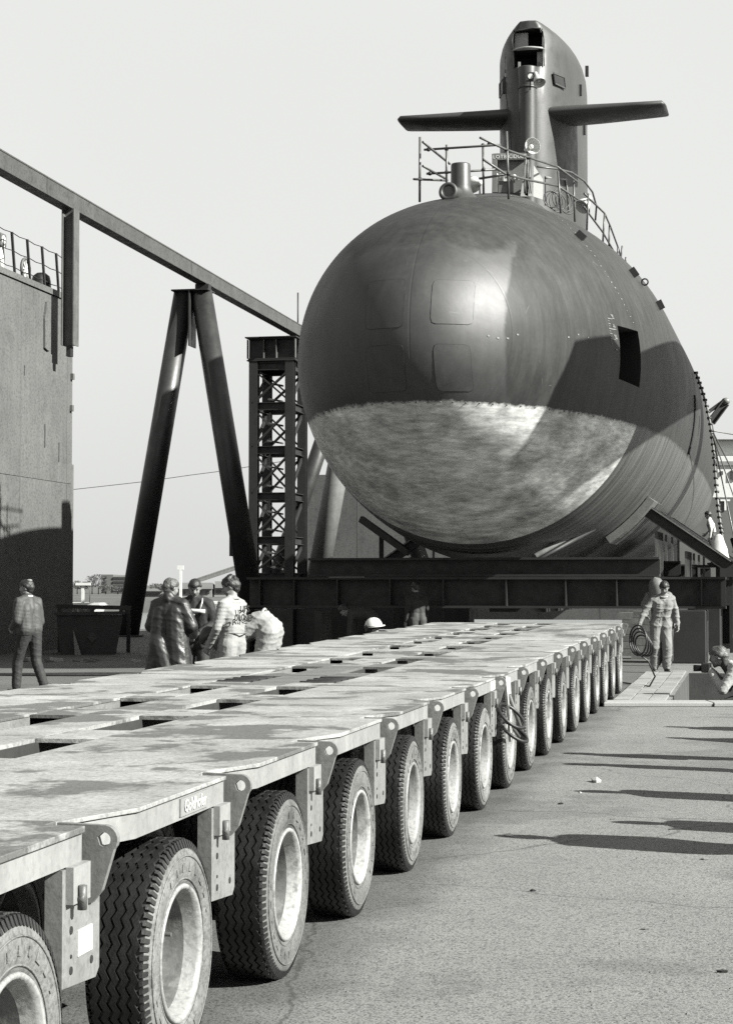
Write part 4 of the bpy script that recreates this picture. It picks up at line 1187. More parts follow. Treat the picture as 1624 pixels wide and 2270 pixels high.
# under-bow cross braces seen at left
pA, pB = at(800, 1150, 47.0), at(905, 1225, 46.0)
r = empty('brace', pA, 0, 'dark sloping brace under the left flank of the bow', 'brace')
MB().bar((0, 0, 0), pB - pA, 0.12, 0.16).build('brace_bar', M_steel_dark, r)
MB().bar(at(845, 1175, 47) - pA, at(845, 1240, 47) - pA, 0.12, 0.12).build('brace_post', M_steel_dark, r)
MB().bar(at(1092, 1165, 46) - pA, at(1092, 1240, 46) - pA, 0.12, 0.12).build('brace_post', M_steel_dark, r)

# right flank: bead rope, cables, davit, sack
pts = [(1541, 826), (1553, 860), (1565, 900), (1573, 940), (1579, 985), (1583, 1030), (1586, 1075), (1590, 1120), (1595, 1160), (1600, 1190)]
zs = [49.5, 49, 48.5, 48, 47.6, 47, 46.5, 46, 45.6, 45.3]
r = empty('knotted_ladder', at(1600, 1190, 45.3), 0, 'knotted hanging rope with dark stops running down the right flank of the hull', 'rope')
P_ = [at(x, y, z) - r.location for (x, y), z in zip(pts, zs)]
MB().path(P_, 0.03, 8).build('rope', M_leg, r)
for i in range(len(P_) - 1):
    for t in (0.0, 0.33, 0.66):
        q = P_[i].lerp(P_[i + 1], t); MB().tube(q - Vector((0, 0, .03)), q + Vector((0, 0, .03)), 0.06, n=10).build('rope_stop', M_steel_dark, r)
r = empty('stay_wires', at(1578, 965, 47.5), 0, 'steel stay wires spreading down from the hull side at the far right', 'wires')
for a, b in (((1578, 965, 47.5), (1628, 1110, 46)), ((1580, 960, 47.6), (1650, 1100, 46)), ((1578, 965, 47.5), (1640, 1260, 45)), ((1580, 955, 47.5), (1780, 990, 60))):
    MB().tube(at(*a) - r.location, at(*b) - r.location, 0.018, n=6).build('wire', M_tube, r)
r = empty('davit', at(1575, 935, 50), 0, 'folded davit arm sticking up behind the right edge of the hull', 'davit')
MB().ibeam((0, 0, 0), at(1606, 893, 50) - r.location, 0.2, 0.22, 0.03).build('arm', M_steel_dark, r)
MB().bar(at(1570, 912, 50) - r.location, at(1600, 890, 50) - r.location, 0.08, 0.1).build('stay', M_steel_dark, r)
MB().blob(at(1607, 889, 50) - r.location, 0.12, 0.12, 0.1).build('head', M_leg, r)
# white sack with red webbing
sc_ = at(1592, 1250, 45.0)
r = empty('cloth_sack', sc_, 0, 'white cloth sack tied with a red webbing strap hanging beside the right shore', 'sack')
mb = MB(); v = []; nu = 14
for z, rx, ry, ox in ((0.02, .1, .08, .05), (0.0, .17, .13, .06), (0.15, .2, .15, .03), (0.35, .2, .14, 0.0), (0.55, .17, .13, -.02), (0.68, .1, .09, 0.0), (0.73, .03, .03, 0.0)):
    for i in range(nu):
        t = 2 * math.pi * i / nu; k_ = 1 + 0.12 * math.sin(3 * t + z * 9) + 0.05 * math.sin(7 * t)
        v.append((ox + rx * k_ * math.cos(t), ry * k_ * math.sin(t), z))
mb.add(v, [(a * nu + i, a * nu + (i + 1) % nu, (a + 1) * nu + (i + 1) % nu, (a + 1) * nu + i) for a in range(6) for i in range(nu)] + [tuple(range(nu))[::-1], tuple(range(6 * nu, 7 * nu))], 0, True)
mb.build('cloth', M_white, r)
MB().path([(-0.2, -0.03, 0.3), (-0.12, -0.15, 0.27), (0.02, -0.19, 0.15), (0.12, -0.18, 0.0), (0.2, -0.1, -0.07)], 0.03, 6).build('strap', M_red, r)
# ------------------------------------------------------------------ dock wall at the left with its rail
wall_end = Vector(((158 - 812) / FPX * 49.4, 49.4, 0))
rw = empty('dock_wall', wall_end, math.pi / 2 - TH, 'tall pale steel dock wall at the left edge, the bow shadow curving over it', 'wall')
HW = 9.35
MB().box(-26, 0, 0.0, 3.0, 0, HW).build('wall_body', M_wall, rw)
# plating: each plate a few mm proud
rq = random.Random(5)
rows = [(0.0, 4.34), (4.36, HW - 0.16)]
for z0, z1 in rows:
    x = -26.0
    while x < -0.2:
        wdt = 3.2
        x1 = min(x + wdt, 0.0)
        MB().box(x + 0.006, x1 - 0.006, -0.014 - rq.uniform(0, 0.004), -0.002, z0 + 0.006, z1).build('shell_plate', M_wall, rw)
        x = x1
MB().box(-26, 0.02, -0.06, 0.1, HW - 0.14, HW + 0.01).build('coping', M_wall, rw)
MB().box(0.003, 0.3, 0.05, 0.4, 0, 4.9).build('fender_strip', M_wall, rw)
for x, z in ((-0.16, 7.15), (-0.2, 6.3)):
    MB().box(x, x + 0.12, -0.09, -0.02, z, z + 0.16).build('hinge', M_wall, rw)
MB().prism([(-2.12, 7.75), (-1.9, 7.7), (-1.72, 7.75), (-1.75, 8.6), (-1.85, 9.0), (-2.02, 8.95), (-2.14, 8.5)], (0, -0.02, 0), (1, 0, 0), (0, 0, 1), (0, -1, 0), 0.05).build('cleat_plate', M_wall, rw)
for x, z, hgt in ((-3.4, 6.9, .25), (-2.0, 5.2, .6), (-1.0, 4.9, .5)):
    MB().box(x, x + 0.03, -0.04, -0.015, z, z + hgt).build('welded_tab', M_steel_mid, rw)
rl = empty('wall_railing', wall_end + Vector((0, 0, HW)), math.pi / 2 - TH, 'thin leaning rail posts with wires on top of the dock wall', 'railing')
for i in range(12):
    x = -0.75 - 1.0 * i
    MB().bar((x, 0.1, 0), (x - 0.22, 0.1, 1.05), 0.07, 0.05).build('rail_post', M_steel_dark, rl)
for z, dx in ((1.04, 0.0), (0.6, 0), (0.2, 0)):
    pts = []
    for i in range(12):
        x = -0.75 - 1.0 * i - 0.22 * z
        pts.append((x, 0.1, z)); pts.append((x - 0.5, 0.1, z - 0.03))
    pts = [(0.1, 0.1, z - 0.1)] + pts
    MB().path(pts, 0.012, 5).build('rail_wire', M_steel_dark, rl)
def wl(px, py): # point above wall line at pixel
    rdir = ray(px, py); t = (wall_end.dot(NV) ) / rdir.dot(NV)
    q = Vector((rdir.x * t, rdir.y * t, CAM_H + rdir.z * t)); return q
q = wl(40, 605)
o = empty('ventilator', Vector((q.x, q.y, HW)) - NV * 0.45, math.pi / 2 - TH, 'white cowl ventilator standing behind the rail on the dock wall', 'ventilator')
MB().tube((0, 0, 0), (0, 0, 0.75), 0.1, n=16).build('pipe', M_white, o)
MB().box(-0.2, 0.16, -0.1, 0.1, 0.7, 1.05).build('head', M_steel_mid, o, bevel=0.05)
MB().tube((-0.06, -0.11, 0.88), (-0.06, -0.09, 0.88), 0.11, n=16).build('face', M_white, o)
MB().torus((-0.35, 0.05, 0.1), (0, 1, 0), 0.22, 0.03, 20, 6).build('pipe_bend', M_steel_mid, o)
q = wl(98, 615)
o = empty('winch', Vector((q.x, q.y, HW)) - NV * 0.5, math.pi / 2 - TH, 'white and dark spoked winch behind the dock wall rail', 'winch')
MB().torus((0, 0, 0.45), (0, 1, 0), 0.27, 0.04, 22, 6).build('wheel_rim', M_steel_mid, o)
for i in range(4):
    a = math.pi * i / 4; MB().bar((0.27 * math.cos(a), 0, 0.45 + 0.27 * math.sin(a)), (-0.27 * math.cos(a), 0, 0.45 - 0.27 * math.sin(a)), 0.035, 0.035, (0, 1, 0)).build('spoke', M_white, o)
MB().bar((-0.25, 0, 0), (0, 0, 0.45), 0.08, 0.08).bar((0.25, 0, 0), (0, 0, 0.45), 0.08, 0.08).build('frame', M_white, o)
MB().box(-0.15, 0.15, 0.05, 0.25, 0, 0.3).build('gear_case', M_leg, o, bevel=0.03)
q = wl(120, 640)
o = empty('bollard', Vector((q.x, q.y, HW)) - NV * 0.35, 0, 'round black bollard at the right end of the dock wall top', 'bollard')
MB().lathe([(0.26, 0.0), (0.25, 0.25), (0.22, 0.38), (0.12, 0.46), (0.0005, 0.48)], (0, 0, 0), (0, 0, 1), 18).build('bollard_body', M_black, o)

# ------------------------------------------------------------------ overhead rail beam and its supports
def bl(Z, z): return Vector((-17.6 + 0.2048 * Z, Z, z))
rb = empty('overhead_beam', bl(60, 11.45), 0, 'long raw steel beam crossing the sky from the upper left to the bow', 'beam')
for a, b in ((34, 46.1), (46.11, 58.2), (58.21, 70.3), (70.31, 82), (82.01, 96)):
    MB().ibeam(bl(a, 11.68) - rb.location, bl(b, 11.68) - rb.location, 0.36, 0.46, 0.035).build('beam_length', M_beam, rb)
    MB().bar(bl(a + .01, 11.68) - rb.location + NV * 0.16, bl(b - .01, 11.68) - rb.location + NV * 0.16, 0.012, 0.38).build('web_cover', M_beam, rb)
hp_ = empty('hanging_column', bl(47.9, 7.87) + NV * 0.1, math.pi / 2 - TH, 'dark H-section column hanging from the overhead beam beside the dock wall', 'column')
c0 = Vector((0, 0, 0))
MB().ibeam((0, 0, 0), (0, 0, 3.56), 0.40, 0.34, 0.03, (0, 1, 0)).build('column_section', M_steel_mid, hp_)
MB().box(-0.1, 0.1, -0.06, 0.06, -0.28, -0.002).build('column_tip', M_steel_dark, hp_)
def tubeleg(mb, p0, p1, r): return mb.tube(p0, p1, r, n=28)
M_tubesteel = gm('painted_pipe', 0.032, 0.45, 0.25, 1.2, 0.1, 25, speck=0.15, spscale=20)
def a_frame(Z, lab, lo=2.2):
    c = bl(Z, 0) + Vector((-0.33, 0, 0)); r = empty('a_frame', c, -TH, lab, 'trestle', 'pipe trestles under the overhead beam')
    ox = 0.16
    for sd in (-1, 1):
        MB().tube((ox * 0 + sd * lo, 0, 0.0), (sd * 0.28, 0, 11.2), 0.385, 0.35, n=32).build('leg', M_tubesteel, r)
        MB().tube((sd * lo, 0, 0), (sd * lo, 0, 0.05), 0.55, n=24).build('base_plate', M_steel_dark, r)
    MB().box(-0.62, 0.62, -0.4, 0.4, 11.205, 11.25).build('cap_plate', M_steel_dark, r)
    MB().box(-0.02, 0.02, -0.45, 0.3, 9.4, 11.2).build('gusset', M_tubesteel, r)
    MB().box(0.12, 0.57, -0.16, 0.16, 11.252, 11.44).build('seat_block', M_steel_dark, r)
    return r
af = a_frame(60, 'nearest tall inverted-V pipe trestle holding up the overhead beam')
MB().box(1.32, 1.5, -0.25, 0.25, 2.6, 3.9).build('side_bracket', M_steel_dark, af)
a_frame(84, 'second inverted-V pipe trestle, mostly hidden behind the bow', 4.2)
# pale raking pipe behind the lattice tower
pA, pB = at(752, 1020, 76), at(700, 1300, 76)
r = empty('raking_pipe', Vector((pB.x, pB.y, 0)), 0, 'pale raking pipe just left of the bow behind the lattice tower', 'pipe')
MB().tube(pB - r.location, pA + (pA - pB) * 0.6 - r.location, 0.45, n=24).build('pipe_section', M_leg, r)
# lattice tower
tc_ = bl(71.5, 0)
lt = empty('lattice_tower', Vector((at(616, 1000, 72).x, 72.5, 0)), -TH, 'dark lattice steel tower with cross braces left of the bow', 'tower')
hx, hy = 0.72, 1.0
z0, z1 = 2.0, 10.35
for sx in (-1, 1):
    for sy in (-1, 1):
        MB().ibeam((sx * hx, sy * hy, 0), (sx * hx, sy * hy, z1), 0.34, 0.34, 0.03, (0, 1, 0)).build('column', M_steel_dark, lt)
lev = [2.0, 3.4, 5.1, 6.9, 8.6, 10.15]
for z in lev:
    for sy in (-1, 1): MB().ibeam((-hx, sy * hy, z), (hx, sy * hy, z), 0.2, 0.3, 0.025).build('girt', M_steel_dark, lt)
    for sx in (-1, 1): MB().ibeam((sx * hx, -hy, z), (sx * hx, hy, z), 0.2, 0.3, 0.025).build('girt', M_steel_dark, lt)
for i in range(len(lev) - 1):
    a, b = lev[i] + 0.15, lev[i + 1] - 0.15
    for sy in (-1, 1):
        MB().bar((-hx, sy * hy - 0.06, a), (hx, sy * hy - 0.06, b), 0.05, 0.25, (0, 1, 0)).build('cross_brace', M_steel_dark, lt)
        MB().bar((hx, sy * hy + 0.06, a), (-hx, sy * hy + 0.06, b), 0.05, 0.22, (0, 1, 0)).build('cross_brace', M_steel_dark, lt)
    for sx in (-1, 1):
        MB().bar((sx * hx, -hy, a), (sx * hx, hy, b), 0.2, 0.05, (1, 0, 0)).build('cross_brace', M_steel_dark, lt)
    n_ = 2
    for j in range(n_):
        z = a + (b - a) * (j + 0.5) / n_
        MB().bar((-hx + .1, hy - 0.3, z), (0.0, hy - 0.3, z - 0.12), 0.2, 0.07).build('ladder_step', M_steel_mid, lt)
MB().box(-hx - .25, hx + .25, -hy - .2, hy + .2, z1, z1 + 0.05).build('head_plate', M_steel_dark, lt)
MB().ibeam((-hx - .2, -hy, z1 + 0.47), (hx + .2, -hy, z1 + 0.47), 0.4, 0.82, 0.04).build('head_beam', M_steel_dark, lt)
MB().ibeam((-hx - .2, hy, z1 + 0.47), (hx + .2, hy, z1 + 0.47), 0.4, 0.82, 0.04).build('head_beam', M_steel_dark, lt)
for x in (-0.95, -0.3, 0.2, 0.95): MB().box(x - .015, x + .015, -hy - .2, -hy - 0.03, z1 + .1, z1 + .83).build('stiffener', M_steel_mid, lt)
MB().box(-hx - .3, hx + .3, -hy - .3, hy + .3, z1 + 0.885, z1 + 0.93).build('head_plate', M_steel_dark, lt)
MB().box(0.35, 0.75, -.2, .2, z1 + 0.93, 11.44).build('seat_block', M_steel_dark, lt)
MB().tube((0.7, 0.3, 11.3), (0.7, 0.3, 13.2), 0.03, n=6).build('aerial', M_steel_dark, lt)
# low dark plinth the tower stands on
r = empty('plinth', Vector((-2.2, 74, 0)), -TH, 'low dark plinth wall behind the girder at the foot of the tower', 'plinth')
MB().box(-2.4, 6.0, -3, 3, 0, 1.9).build('plinth_body', M_steel_dark, r)
# pale sloping dock plating behind
r = empty('dock_gate', Vector((0.5, 92, 0)), -TH, 'grey dock gate plating seen under the left flank of the bow', 'gate')
for i in range(6):
    MB().box(-4 + i * 3.0 + 0.01, -4 + (i + 1) * 3.0 - 0.01, 0, 0.3, 0, 7.2).build('gate_panel', M_wall, r)
# leaning shed/skip near quay edge left
r = empty('steel_skip', at(205, 1452, 44.5) * 1.0, 0.12, 'dark open steel skip with a rusty diamond mark between wall and trestle', 'skip')
r.location.z = 0
MB().hexa([(-0.75, 0, 0), (0.55, 0, 0), (0.55, 1.2, 0), (-0.75, 1.2, 0), (-0.85, -0.05, 0.95), (0.72, -0.05, 0.95), (0.72, 1.3, 0.95), (-0.85, 1.3, 0.95)]).build('skip_body', M_steel_dark, r)
MB().bar((-0.9, -0.08, 0.98), (0.76, -0.08, 1.0), 0.06, 0.08).bar((0.74, -0.08, 1.0), (0.74, 1.3, 1.0), 0.06, 0.08).build('skip_rim', M_steel_dark, r)
MB().prism([(0, .28), (.12, .42), (0, .56), (-.12, .42)], (0, -0.045, 0), (1, 0, 0), (0, 0, 1), (0, -1, 0), 0.012).build('diamond_mark', M_black, r)
MB().prism([(-.4, 0), (-.25, 0), (-.45, .62)], (0, -0.2, 0), (1, 0, 0), (0, 0, 1), (0, -1, 0), 0.03).build('wedge_plate', M_leg, r)
r = empty('rail_barrier', at(205, 1368, 46) * 1.0, 0, 'low dark guard barrier along the quay edge behind the skip', 'barrier')
r.location.z = 0; xl, xr_ = -0.9, 0.9
MB().bar((-0.9, 0, 1.14), (0.95, 0.1, 1.10), 0.08, 0.1).build('top_bar', M_steel_dark, r)
for x in (-0.8, 0.0, 0.9): MB().bar((x, 0, 0), (x, 0, 1.1), 0.09, 0.09, (0, 1, 0)).build('upright', M_steel_dark, r)
# rubble and hoses on the quay at left
rq = random.Random(9)
r = empty('scrap_heap', Vector((at(185, 1455, 42).x, 40.5, 0)), 0, 'small scatter of broken pale slabs at the foot of the dock wall', 'scrap')
for i in range(14):
    x, y = rq.uniform(-1.2, 1.6), rq.uniform(-0.6, 0.5); s_ = rq.uniform(0.06, 0.17)
    mb = MB().box(-s_, s_, -s_ * .7, s_ * .7, 0, s_ * .5); o = mb.build('slab_piece', M_kerb if i % 2 else M_steel_mid, r, loc=(x, y, 0.0)); o.rotation_euler = (0, rq.uniform(0, .25), rq.uniform(0, 3))
r = empty('ground_hose', Vector((-5.5, 34, 0)), 0, 'thin dark hoses lying along the sunlit quay behind the walking man', 'hose')
for j in range(3):
    MB().path([(-3 + 0.8 * i, 0.25 * j + 0.12 * math.sin(i * 1.3 + j), 0.02) for i in range(10)], 0.02, 6).build('hose', M_black, r)

# ------------------------------------------------------------------ far harbour
M_farbld = gm('far_concrete', 0.3, 0.8, 0.1, 0.1, 0)
M_farwin = gm('far_window', 0.06, 0.3, 0.2, 1, 0)
M_farroof = gm('far_roof', 0.16, 0.8, 0.15, 0.05, 0)
M_leaf = gm('far_leaves', 0.11, 0.9, 0.4, 0.5, 0)
def px_box(name, x0, x1, y0, y1, Z, depth, mat, parent=None, loc=None):
    a, b = at(x0, y0, Z), at(x1, y1, Z)
    l = loc or Vector((0, 0, 0))
    return MB().box(a.x - l.x, b.x - l.x, Z - l.y, Z + depth - l.y, b.z - l.z, a.z - l.z).build(name, mat, parent)
def thing_px(name, px, Z, lab, cat, z=-1.0, group=None):
    p = at(px, 1298, Z); return empty(name, Vector((p.x, Z, z)), 0, lab, cat, group)
o = thing_px('office_building', 250, 560, 'five-storey pale office block across the water between wall and trestle', 'building', 0)
L0 = o.location
px_box('stair_tower', 225, 251, 1273, 1314, 560, 12, gm('far_brick', 0.13, 0.8, 0.1, .3, 0), o, L0)
px_box('office_wing', 251, 292, 1274, 1326, 560, 14, M_farbld, o, L0)
for j in range(5):
    px_box('window_band', 252, 291, 1278 + j * 9.0, 1282 + j * 9.0, 559.6, 0.4, M_farwin, o, L0)
    px_box('window', 229, 237, 1277 + j * 8, 1281 + j * 8, 559.6, 0.4, M_farwin, o, L0)
def tree(px, Z, h, w_, lab):
    p = at(px, 1298, Z); r = empty('tree', (p.x, Z, 0), 0, lab, 'tree', 'trees across the harbour')
    MB().tube((0, 0, -0.5), (0, 0, h * 0.5), 0.14, 0.08, n=8).build('trunk', M_steel_dark, r)
    rq = random.Random(int(px * 7)); mb = MB()
    for i in range(420):
        a, b = rq.uniform(0, 6.28), rq.gauss(0, 1)
        rad = w_ / 2 * math.sqrt(rq.random()) ; z = h * 0.3 + h * 0.7 * rq.random()
        k = math.sqrt(max(1 - ((z / h - 0.6) / 0.45) ** 2, 0.05)) * (0.8 + 0.25 * math.sin(3 * a + z))
        c = Vector((rad * k * math.cos(a), rad * k * math.sin(a), z)); s_ = rq.uniform(0.08, 0.22)
        u_ = Vector((rq.gauss(0, 1), rq.gauss(0, 1), rq.gauss(0, 1))).normalized(); v_ = u_.cross(Vector((rq.gauss(0, 1), rq.gauss(0, 1), rq.gauss(0, 1)))).normalized()
        mb.add([c - u_ * s_, c + v_ * s_ * .7, c + u_ * s_, c - v_ * s_ * .7], [(0, 1, 2, 3)])
    mb.build('crown', M_leaf, r, recalc=False)
for i, (px, h, w_) in enumerate(((172, 2.9, 3), (188, 2.6, 2.5), (205, 4.2, 4), (219, 4.5, 4.5), (235, 1.7, 5), (262, 1.4, 5), (284, 1.5, 5), (300, 1.4, 5), (345, 2.2, 5), (362, 2.0, 5), (560, 2.2, 5))):
    names = ('small round tree nearest the dock wall', 'small round tree second from the dock wall', 'tall tree left of the office block', 'tall tree touching the office block', 'low bush below the brick stair tower', 'low bush under the office wing', 'bush right of the office block', 'bush beside the left leg of the trestle', 'shrub inside the trestle, leftmost', 'shrub inside the trestle, second', 'shrub at the right leg of the trestle')
    tree(px, 470, h, w_, names[i])
# white launch with radar mast
o = thing_px('motor_launch', 190, 95, 'white motor launch with radar mast and raked windscreen behind the quay edge', 'boat', -3)
L0 = o.location
px_box('hull', 120, 225, 1366, 1420, 95, 4, M_white, o, L0)
a, b = at(130, 1342, 95), at(213, 1366, 95)
MB().hexa([(a.x - L0.x, 0.3, b.z + 3), (b.x - L0.x - .15, 0.3, b.z + 3), (b.x - L0.x - .15, 3.3, b.z + 3), (a.x - L0.x, 3.3, b.z + 3), (a.x - L0.x, .5, a.z + 3), (b.x - L0.x + .12, .5, a.z + 3), (b.x - L0.x + .12, 3, a.z + 3), (a.x - L0.x, 3, a.z + 3)]).build('wheelhouse', M_white, o)
for x0, x1 in ((163, 170), (176, 188), (192, 208)): px_box('window', x0, x1, 1350, 1361, 95.25, 0.1, M_farwin, o, L0)
px_box('roof', 125, 221, 1336, 1342, 94.8, 4, M_white, o, L0)
px_box('mast', 181, 187, 1296, 1336, 96, 0.15, M_white, o, L0)
px_box('radar_arm', 168, 201, 1291, 1297, 95.9, 0.15, M_white, o, L0)
px_box('aerial', 199, 200.2, 1308, 1336, 96, 0.03, M_steel_mid, o, L0)
MB().path([at(201, 1335, 95.5) - L0, at(216, 1339, 95) - L0], 0.05).build('rail', M_white, o)
# barge and low deckhouse seen through the trestle
o = thing_px('barge', 440, 130, 'long dark barge moored across the gap inside the trestle', 'barge', -3)
L0 = o.location
px_box('hull', 330, 580, 1352, 1412, 130, 9, M_steel_dark, o, L0)
px_box('coaming', 335, 575, 1338, 1351, 131, 7, M_farbld, o, L0)
px_box('hatch', 345, 372, 1328, 1338, 133, 3, M_steel_mid, o, L0)
for i in range(5): px_box('hatch_cover', 380 + i * 38, 414 + i * 38, 1333, 1338, 132, 5, M_white, o, L0)
px_box('light_mast', 398, 403, 1262, 1330, 133, 0.3, M_white, o, L0)
px_box('mast_head', 393, 407, 1253, 1262, 133, 0.3, M_white, o, L0)
for i, (x0, x1, yt, yr, yb, lab) in enumerate(((320, 362, 1304, 1310, 1330, 'low grey shed at the left inside the trestle'), (362, 470, 1291, 1305, 1326, 'long grey-roofed shed across the water behind the two men talking'), (475, 600, 1288, 1303, 1326, 'grey-roofed shed behind the curly-haired man'))):
    o = thing_px('harbour_shed', (x0 + x1) / 2, 420 + i, lab, 'shed', 0, 'sheds across the harbour'); L0 = o.location
    px_box('wall', x0, x1, yr, yb, 420 + i, 20, M_farbld, o, L0)
    a, b = at(x0, yt, 440), at(x1, yr, 419)
    MB().add([(at(x0, yr, 419).x - L0.x, -1, at(x0, yr, 419).z), (at(x1, yr, 419).x - L0.x, -1, at(x1, yr, 419).z), (at(x1, yt, 430).x - L0.x, 10, at(x1, yt, 430).z), (at(x0, yt, 430).x - L0.x, 10, at(x0, yt, 430).z),
              (at(x0, yr, 419).x - L0.x, 20, at(x0, yr, 419).z), (at(x1, yr, 419).x - L0.x, 20, at(x1, yr, 419).z)], [(0, 1, 2, 3), (3, 2, 5, 4), (0, 3, 4), (1, 5, 2)]).build('roof', M_farroof, o)
    for j in range(6): px_box('window', x0 + 4 + j * (x1 - x0) / 6, x0 + 4 + (j + .5) * (x1 - x0) / 6, yr + 5, yr + 10, 419.7 + i, 0.3, M_farwin, o, L0)
o = thing_px('gangway', 490, 128, 'sloping lattice gangway rising to the right behind the talking men', 'gangway', 0); L0 = o.location
MB().bar(at(425, 1292, 128) - L0, at(545, 1252, 128) - L0, 0.5, 0.22).bar(at(425, 1287, 128) - L0, at(545, 1247, 128) - L0, 0.5, 0.1).build('gangway_girder', M_leg, o)
o = thing_px('overhead_wire', 300, 150, 'thin sagging wire crossing between dock wall and trestle', 'wire', 5); L0 = o.location
MB().path([at(x, y, 150) - L0 for x, y in ((100, 1094), (160, 1085), (250, 1075), (330, 1066), (420, 1053), (490, 1044), (640, 1020), (760, 1010))], 0.03, 5).build('wire', M_steel_mid, o)

# ------------------------------------------------------------------ ship berthed at the far right
o = thing_px('moored_ship', 1700, 150, 'moored ship at the right edge, white superstructure over a grey hull lettered T', 'ship', -3); L0 = o.location
M_shiphull = gm('ship_hull_grey', 0.1, 0.6, 0.12, 0.4, 0.05)
px_box('hull', 1500, 1900, 1103, 1420, 150, 12, M_shiphull, o, L0)
sh_ = px_box('superstructure', 1500, 1850, 1010, 1102, 152, 10, M_white, o, L0)
px_box('upper_deckhouse', 1520, 1800, 976, 1009, 153, 8, M_white, o, L0)
px_box('grey_band', 1560, 1830, 1022, 1031, 151.8, 0.3, M_leg, o, L0)  # plain grey band across the white superstructure
for x0, x1, y0, y1 in ((1595, 1601, 1044, 1052), (1619, 1632, 1042, 1062), (1640, 1650, 1042, 1062), (1570, 1576, 1044, 1052)): px_box('window', x0, x1, y0, y1, 151.8, 0.3, M_farwin, o, L0)
px_box('deck_edge', 1500, 1900, 973, 975, 152, 1, M_steel_mid, o, L0)
c = at(1606, 1120, 149.9) - L0
text('lettering', 'T', 1.25, M_white, o, c, (1, 0, 0), (0, 0, 1), 0.03, 1.0, 1.05)
# clutter on the quay behind the right shore
r = empty('deck_gear', at(1612, 1215, 52), 0, 'dark tangle of machinery behind the white sack at the right edge', 'machinery')
for i in range(5):
    MB().bar((rq.uniform(-.3, .6), rq.uniform(-.3, .3), -0.8), (rq.uniform(-.2, .9), rq.uniform(-.3, .3), rq.uniform(.0, .5)), 0.12, 0.12).build('frame_bar', M_steel_dark, r)
MB().box(-.3, 1.0, -.3, .3, -1.2, -.3).build('housing', M_steel_mid, r, bevel=0.04)
# mobile crane standing outside the picture on the right; its boom shades the bow
cr = empty('mobile_crane', (13.0, 50.5, 0), 0, 'mobile crane with a heavy box boom lowered beside the bow, outside the right edge', 'crane')
def C_(x, y, z): return Vector((x, y, z)) - Vector((13.0, 50.5, 0))
MB().bar(C_(12.0, 34.0, 10.22), C_(12.9, 50.0, 10.15), 0.8, 1.4).build('boom', M_steel_mid, cr, bevel=0.05)
MB().prism([(31.25, 11.3), (31.25, 10.75), (32.2, 10.45), (34.3, 9.5), (34.6, 10.9), (33.65, 11.6), (31.8, 11.95)], C_(11.6, 0, 0), (0, 1, 0), (0, 0, 1), (1, 0, 0), 0.8).build('boom_head', M_steel_mid, cr, bevel=0.08)
MB().box(-1.3, 1.3, -3.5, 5.5, 0.75, 1.5).build('chassis', M_steel_dark, cr)
MB().box(-1.2, 1.2, -1.5, 3.5, 1.5, 3.4).build('upper_works', M_steel_mid, cr, bevel=0.08)
MB().box(-1.25, -0.2, -3.0, -1.5, 1.5, 3.2).build('cab', M_white, cr, bevel=0.1)
MB().bar(C_(12.9, 50.0, 10.1), C_(13, 50.0, 3.2), 0.9, 1.2, (0, 1, 0)).build('boom_foot', M_steel_dark, cr)
for i in range(4):
    for sd in (-1, 1): MB().tube((sd * 1.0, -2.6 + i * 2.2, 0.55), (sd * 1.35, -2.6 + i * 2.2, 0.55), 0.55, n=24).build('wheel', M_black, cr)
# ------------------------------------------------------------------ people
M_skin = gm('skin', 0.3, 0.55, 0.08, 12, 0.1, 90)
M_skin_dark = gm('dark_lips_eyes', 0.04, 0.5, 0.1, 12, 0)  # dark colour for eyes, lips and spectacle lenses
def cloth(name, v, rough=0.8, var=0.18):
    return gm(name, v, rough, 0.07, 3.0, 0.35, 11.0, dist=0.03)
M_hair = gm('dark_hair', 0.02, 0.5, 0.4, 30, 0.6, 90)
M_hair2 = gm('fair_hair', 0.09, 0.5, 0.4, 30, 0.6, 90)
M_shoe = gm('boot_leather', 0.04, 0.5, 0.2, 10)

def cap_mesh(mb, p0, r0, p1, r1, n=12):
    p0, p1 = Vector(p0), Vector(p1); d = p1 - p0
    if d.length < 1e-5: d = Vector((0, 0, 1e-4)); p1 = p0 + d
    dn = d.normalized(); a = Vector((0, 0, 1)) if abs(dn.z) < 0.9 else Vector((0, 1, 0))
    x = dn.cross(a).normalized(); y = dn.cross(x).normalized(); v = []; rings = []
    for q, r, angs in ((p0, r0, (-80, -50, -20, 0)), (p1, r1, (0, 20, 50, 80))):
        for g_ in angs:
            c = q + dn * (r * math.sin(R(g_))); rr_ = r * math.cos(R(g_)); rings.append((c, rr_))
    for c, rr_ in rings:
        for i in range(n):
            t = 2 * math.pi * i / n; v.append(c + x * (rr_ * math.cos(t)) + y * (rr_ * math.sin(t)))
    k = len(rings)
    mb.add(v, [(a_ * n + i, a_ * n + (i + 1) % n, (a_ + 1) * n + (i + 1) % n, (a_ + 1) * n + i) for a_ in range(k - 1) for i in range(n)] + [tuple(range(n))[::-1], tuple(range((k - 1) * n, k * n))], 0, True)

